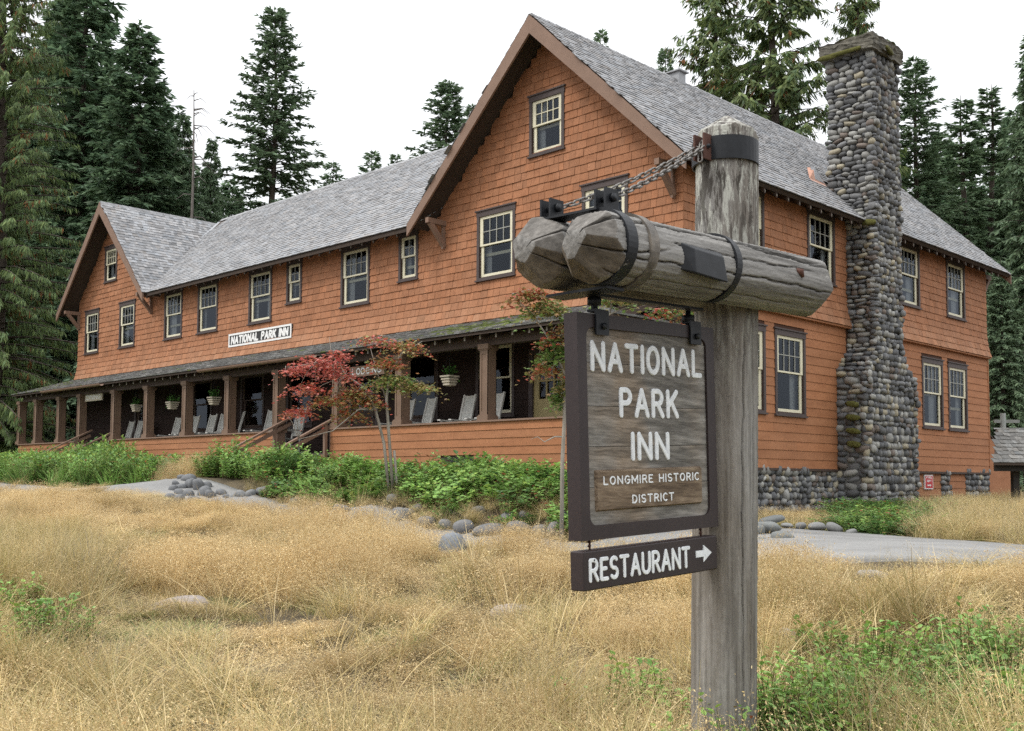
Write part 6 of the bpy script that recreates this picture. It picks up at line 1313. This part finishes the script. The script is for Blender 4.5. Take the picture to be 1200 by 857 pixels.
def lay(name, tm, x, y, pick, sx, sz, label, cat, tilt=.04):
    n = len(x); a, b = slope(x, y); az = rr.uniform(0, 6.28, n); scatter(name, tm, np.c_[x, y, gz(x, y) - .01], np.c_[a + rr.normal(0, tilt, n), b + rr.normal(0, tilt, n), az], np.stack([sx + 0 * x, sx + 0 * x, sz + 0 * x], 1), pick, label, cat)
px, F, x, y = plan(.66, -180, 1380, 3.2, 25, rr)
fn, ff = in_path(px, F); ok = (F < fn - .42); px, F, x, y, fn = px[ok], F[ok], x[ok], y[ok], fn[ok]; n = len(x)
A, B = field(x, y, 1.1, 1), field(x, y, 2.6, 2); u = rr.random(n); pick = rr.integers(0, 4, n); hs_ = np.clip(1.0 + .42 * A + .20 * B, .45, 1.6) * np.clip(np.where(px < 350, .17 + .0018 * np.clip(px - 190, 0, 200), np.where(px < 520, .66, np.where(px < 800, .66, .45))) + (fn - F) / np.where(px < 350, 19.0, np.where(px < 520, 9.0, 5.0)), .16, 1)
def put(mask, opts, h=1.0): pick[mask] = rr.choice(opts, mask.sum()); hs_[mask] *= h
put(F < 8.0, [10, 10, 11], 1.0); put((B < -.6) | (A < -.75), [4, 8, 8, 9], .9)
put((px < 165 + 40 * B) & (F > 6.0) & (F < 15), [8, 8, 6, 9, 5], .95)
put((np.abs(px - 155) < 60) & (np.abs(F - 9.0) < 1.4), [7, 7, 8], 1.05)
put((F < 6.6 + .5 * A) & (px < 560), [5, 5, 6, 5, 10], .85)
put((px > 900) & (F < 8.2 + .8 * A), [9, 9, 8, 6], .80)
put((px > 880) & (F > 8.2) & (rr.random(n) < .6), [5, 11, 5, 3], .9)
put(np.hypot(x - XP, y - YP) < .7, [9, 10], .6)
_d = np.stack([x - XP, y - YP], 1); _q = -(_d @ _f[:2]); _l = np.abs(_d @ _r[:2]); hs_[(_l < .6) & (_q > -.2) & (_q < 1.6)] *= .42
rk = np.zeros(n, bool)
for (qx, qy) in ((598, 716), (775, 722), (1022, 677), (205, 709), (532, 655), (924, 746)):
    qf = hit(qx, qy, .05); P = at(qx, qy, qf); dd = np.stack([x - P[0], y - P[1]], 1); dep = -(dd @ _f[:2]); lat = np.abs(dd @ _r[:2]); rk |= (lat < .55) & (dep > -.3) & (dep < 1.3)
hs_[rk] *= .50; pick[rk & (pick < 4)] = 4
lay('meadow_grass', TG, x, y, pick, rr.uniform(.95, 1.1, n), hs_, 'tall golden dry grass covering the meadow in front of the path', 'grass', .16)
px, F, x, y = plan(.9, -180, 1380, 3.6, 10.5, rr); ok = (rr.random(len(x)) < np.where(px < 560, .55, .28)) & (np.hypot(x - XP, y - YP) > .9); x, y = x[ok], y[ok]; n = len(x); lay('meadow_stems', ARC, x, y, rr.integers(0, 3, n), 1.0, rr.uniform(.6, 1.0, n), 'long pale arching straw stems rising through the meadow grass', 'grass')
px, F, x, y = plan(.62, 860, 1400, 11, 28, rr); fn, ff = in_path(px, F); ok = (F > ff + .45) & (x > .95) & ~((y > 5.3) & (y < 9.0) & (x < 1.6)); px, F, x, y = px[ok], F[ok], x[ok], y[ok]; n = len(x)
pick = np.where(px > 1060, rr.choice([5, 9, 8, 6], n), rr.choice([7, 7, 9], n)); h = np.where(px > 1080, .8, .42) * rr.uniform(.75, 1.2, n)
lay('bank_grass', TG, x, y, pick, 1.0, h, 'mixed green and dry grass on the bank below the chimney', 'grass')
px, F, x, y = plan(.42, 730, 1380, 3.8, 8.2, rr); A = field(x, y, 2.0, 9); ok = ((px > 895) & (A > -.7) & (F < 7.4)) | ((np.hypot(x - XP, y - YP) < .9) & (np.abs((x - XP) * _r[0] + (y - YP) * _r[1]) > .38) & (px < 1000)); x, y = x[ok], y[ok]; n = len(x)
lay('meadow_weeds', WD, x, y, rr.integers(0, len(WD), n), 1.0, rr.uniform(.8, 1.25, n), 'leafy green weeds around the foot of the post and at lower right', 'weeds')
px, F, x, y = plan(.45, -120, 165, 7.4, 10.5, rr); ok = field(x, y, 2.2, 12) > .45; x, y = x[ok], y[ok]; n = len(x); lay('left_weeds', WD, x, y, rr.integers(0, len(WD), n), 1.0, rr.uniform(.8, 1.3, n), 'patch of bright green weeds in the grass at the left edge', 'weeds')
px, F, x, y = plan(.40, 215, 760, 14.5, 34, rr); fn, ff = in_path(px, F); edge = F - ff; ok = (edge > 1.05 + .3 * field(x, y, 1.5, 3)) & (y < -2.2) & (y > -9.5) & ~((x > -11.0) & (x < -9.0) & (y > -3.4)); x, y, edge, px = x[ok], y[ok], edge[ok], px[ok]; n = len(x)
top = np.clip(.90 + .24 * field(x, y, 1.1, 4) + .20 * field(x, y, 2.6, 6), .45, 1.7) * np.clip(edge / 1.8, .45, 1) * np.where(px < 360, 1.3, 1.0)
lay('shrub_bed', SHB, x, y, np.where(field(x, y, .9, 8) > .2, 0, rr.integers(0, 3, n)), rr.uniform(.9, 1.2, n), top, 'dense green leafy shrubs filling the bed in front of the porch', 'shrubs', .08)
px, F, x, y = plan(.45, -160, 205, 24, 44, rr); fn, ff = in_path(px, F); ok = (F > ff + .3) & (y < -2.2); x, y, px = x[ok], y[ok], px[ok]; n = len(x); top = np.clip(1.35 + .3 * field(x, y, .9, 14) + .45 * np.exp(-((px - 125) / 50) ** 2), .7, 2.3)
lay('left_shrub_bed', SHB, x, y, rr.choice([1, 2, 3, 3], n), 1.1, top, 'green shrubs and ferns in the bed before the far left end of the porch', 'shrubs', .08)
px, F, x, y = plan(.45, 192, 234, 25.0, 27.5, rr); n = len(x); lay('tawny_tuft', TG, x, y, rr.integers(0, 3, n), .8, 1.2, 'tawny grass clump behind the cobble pile', 'grass')
px, F, x, y = plan(.40, 300, 720, 14.2, 23, rr); fn, ff = in_path(px, F); ok = (F > ff + .15) & (F < ff + 1.4); x, y = x[ok], y[ok]; n = len(x); lay('bank_litter', [TG[8], TG[9], SHB[2]], x, y, rr.choice([0, 0, 1, 2], n), .55, rr.uniform(.35, .6, n), 'dull dry litter and stems on the bank of the shrub bed', 'dry plants')
px, F, x, y = plan(.5, 985, 1115, 15, 24, rr); fn, ff = in_path(px, F); ok = (F > ff + .5) & (x > 1.3); x, y = x[ok], y[ok]; n = len(x); lay('bank_shrubs', SHB, x, y, rr.choice([1, 2, 2, 3], n), .9, rr.uniform(.35, .7, n), 'low green plants on the bank at the foot of the chimney', 'shrubs', .08)
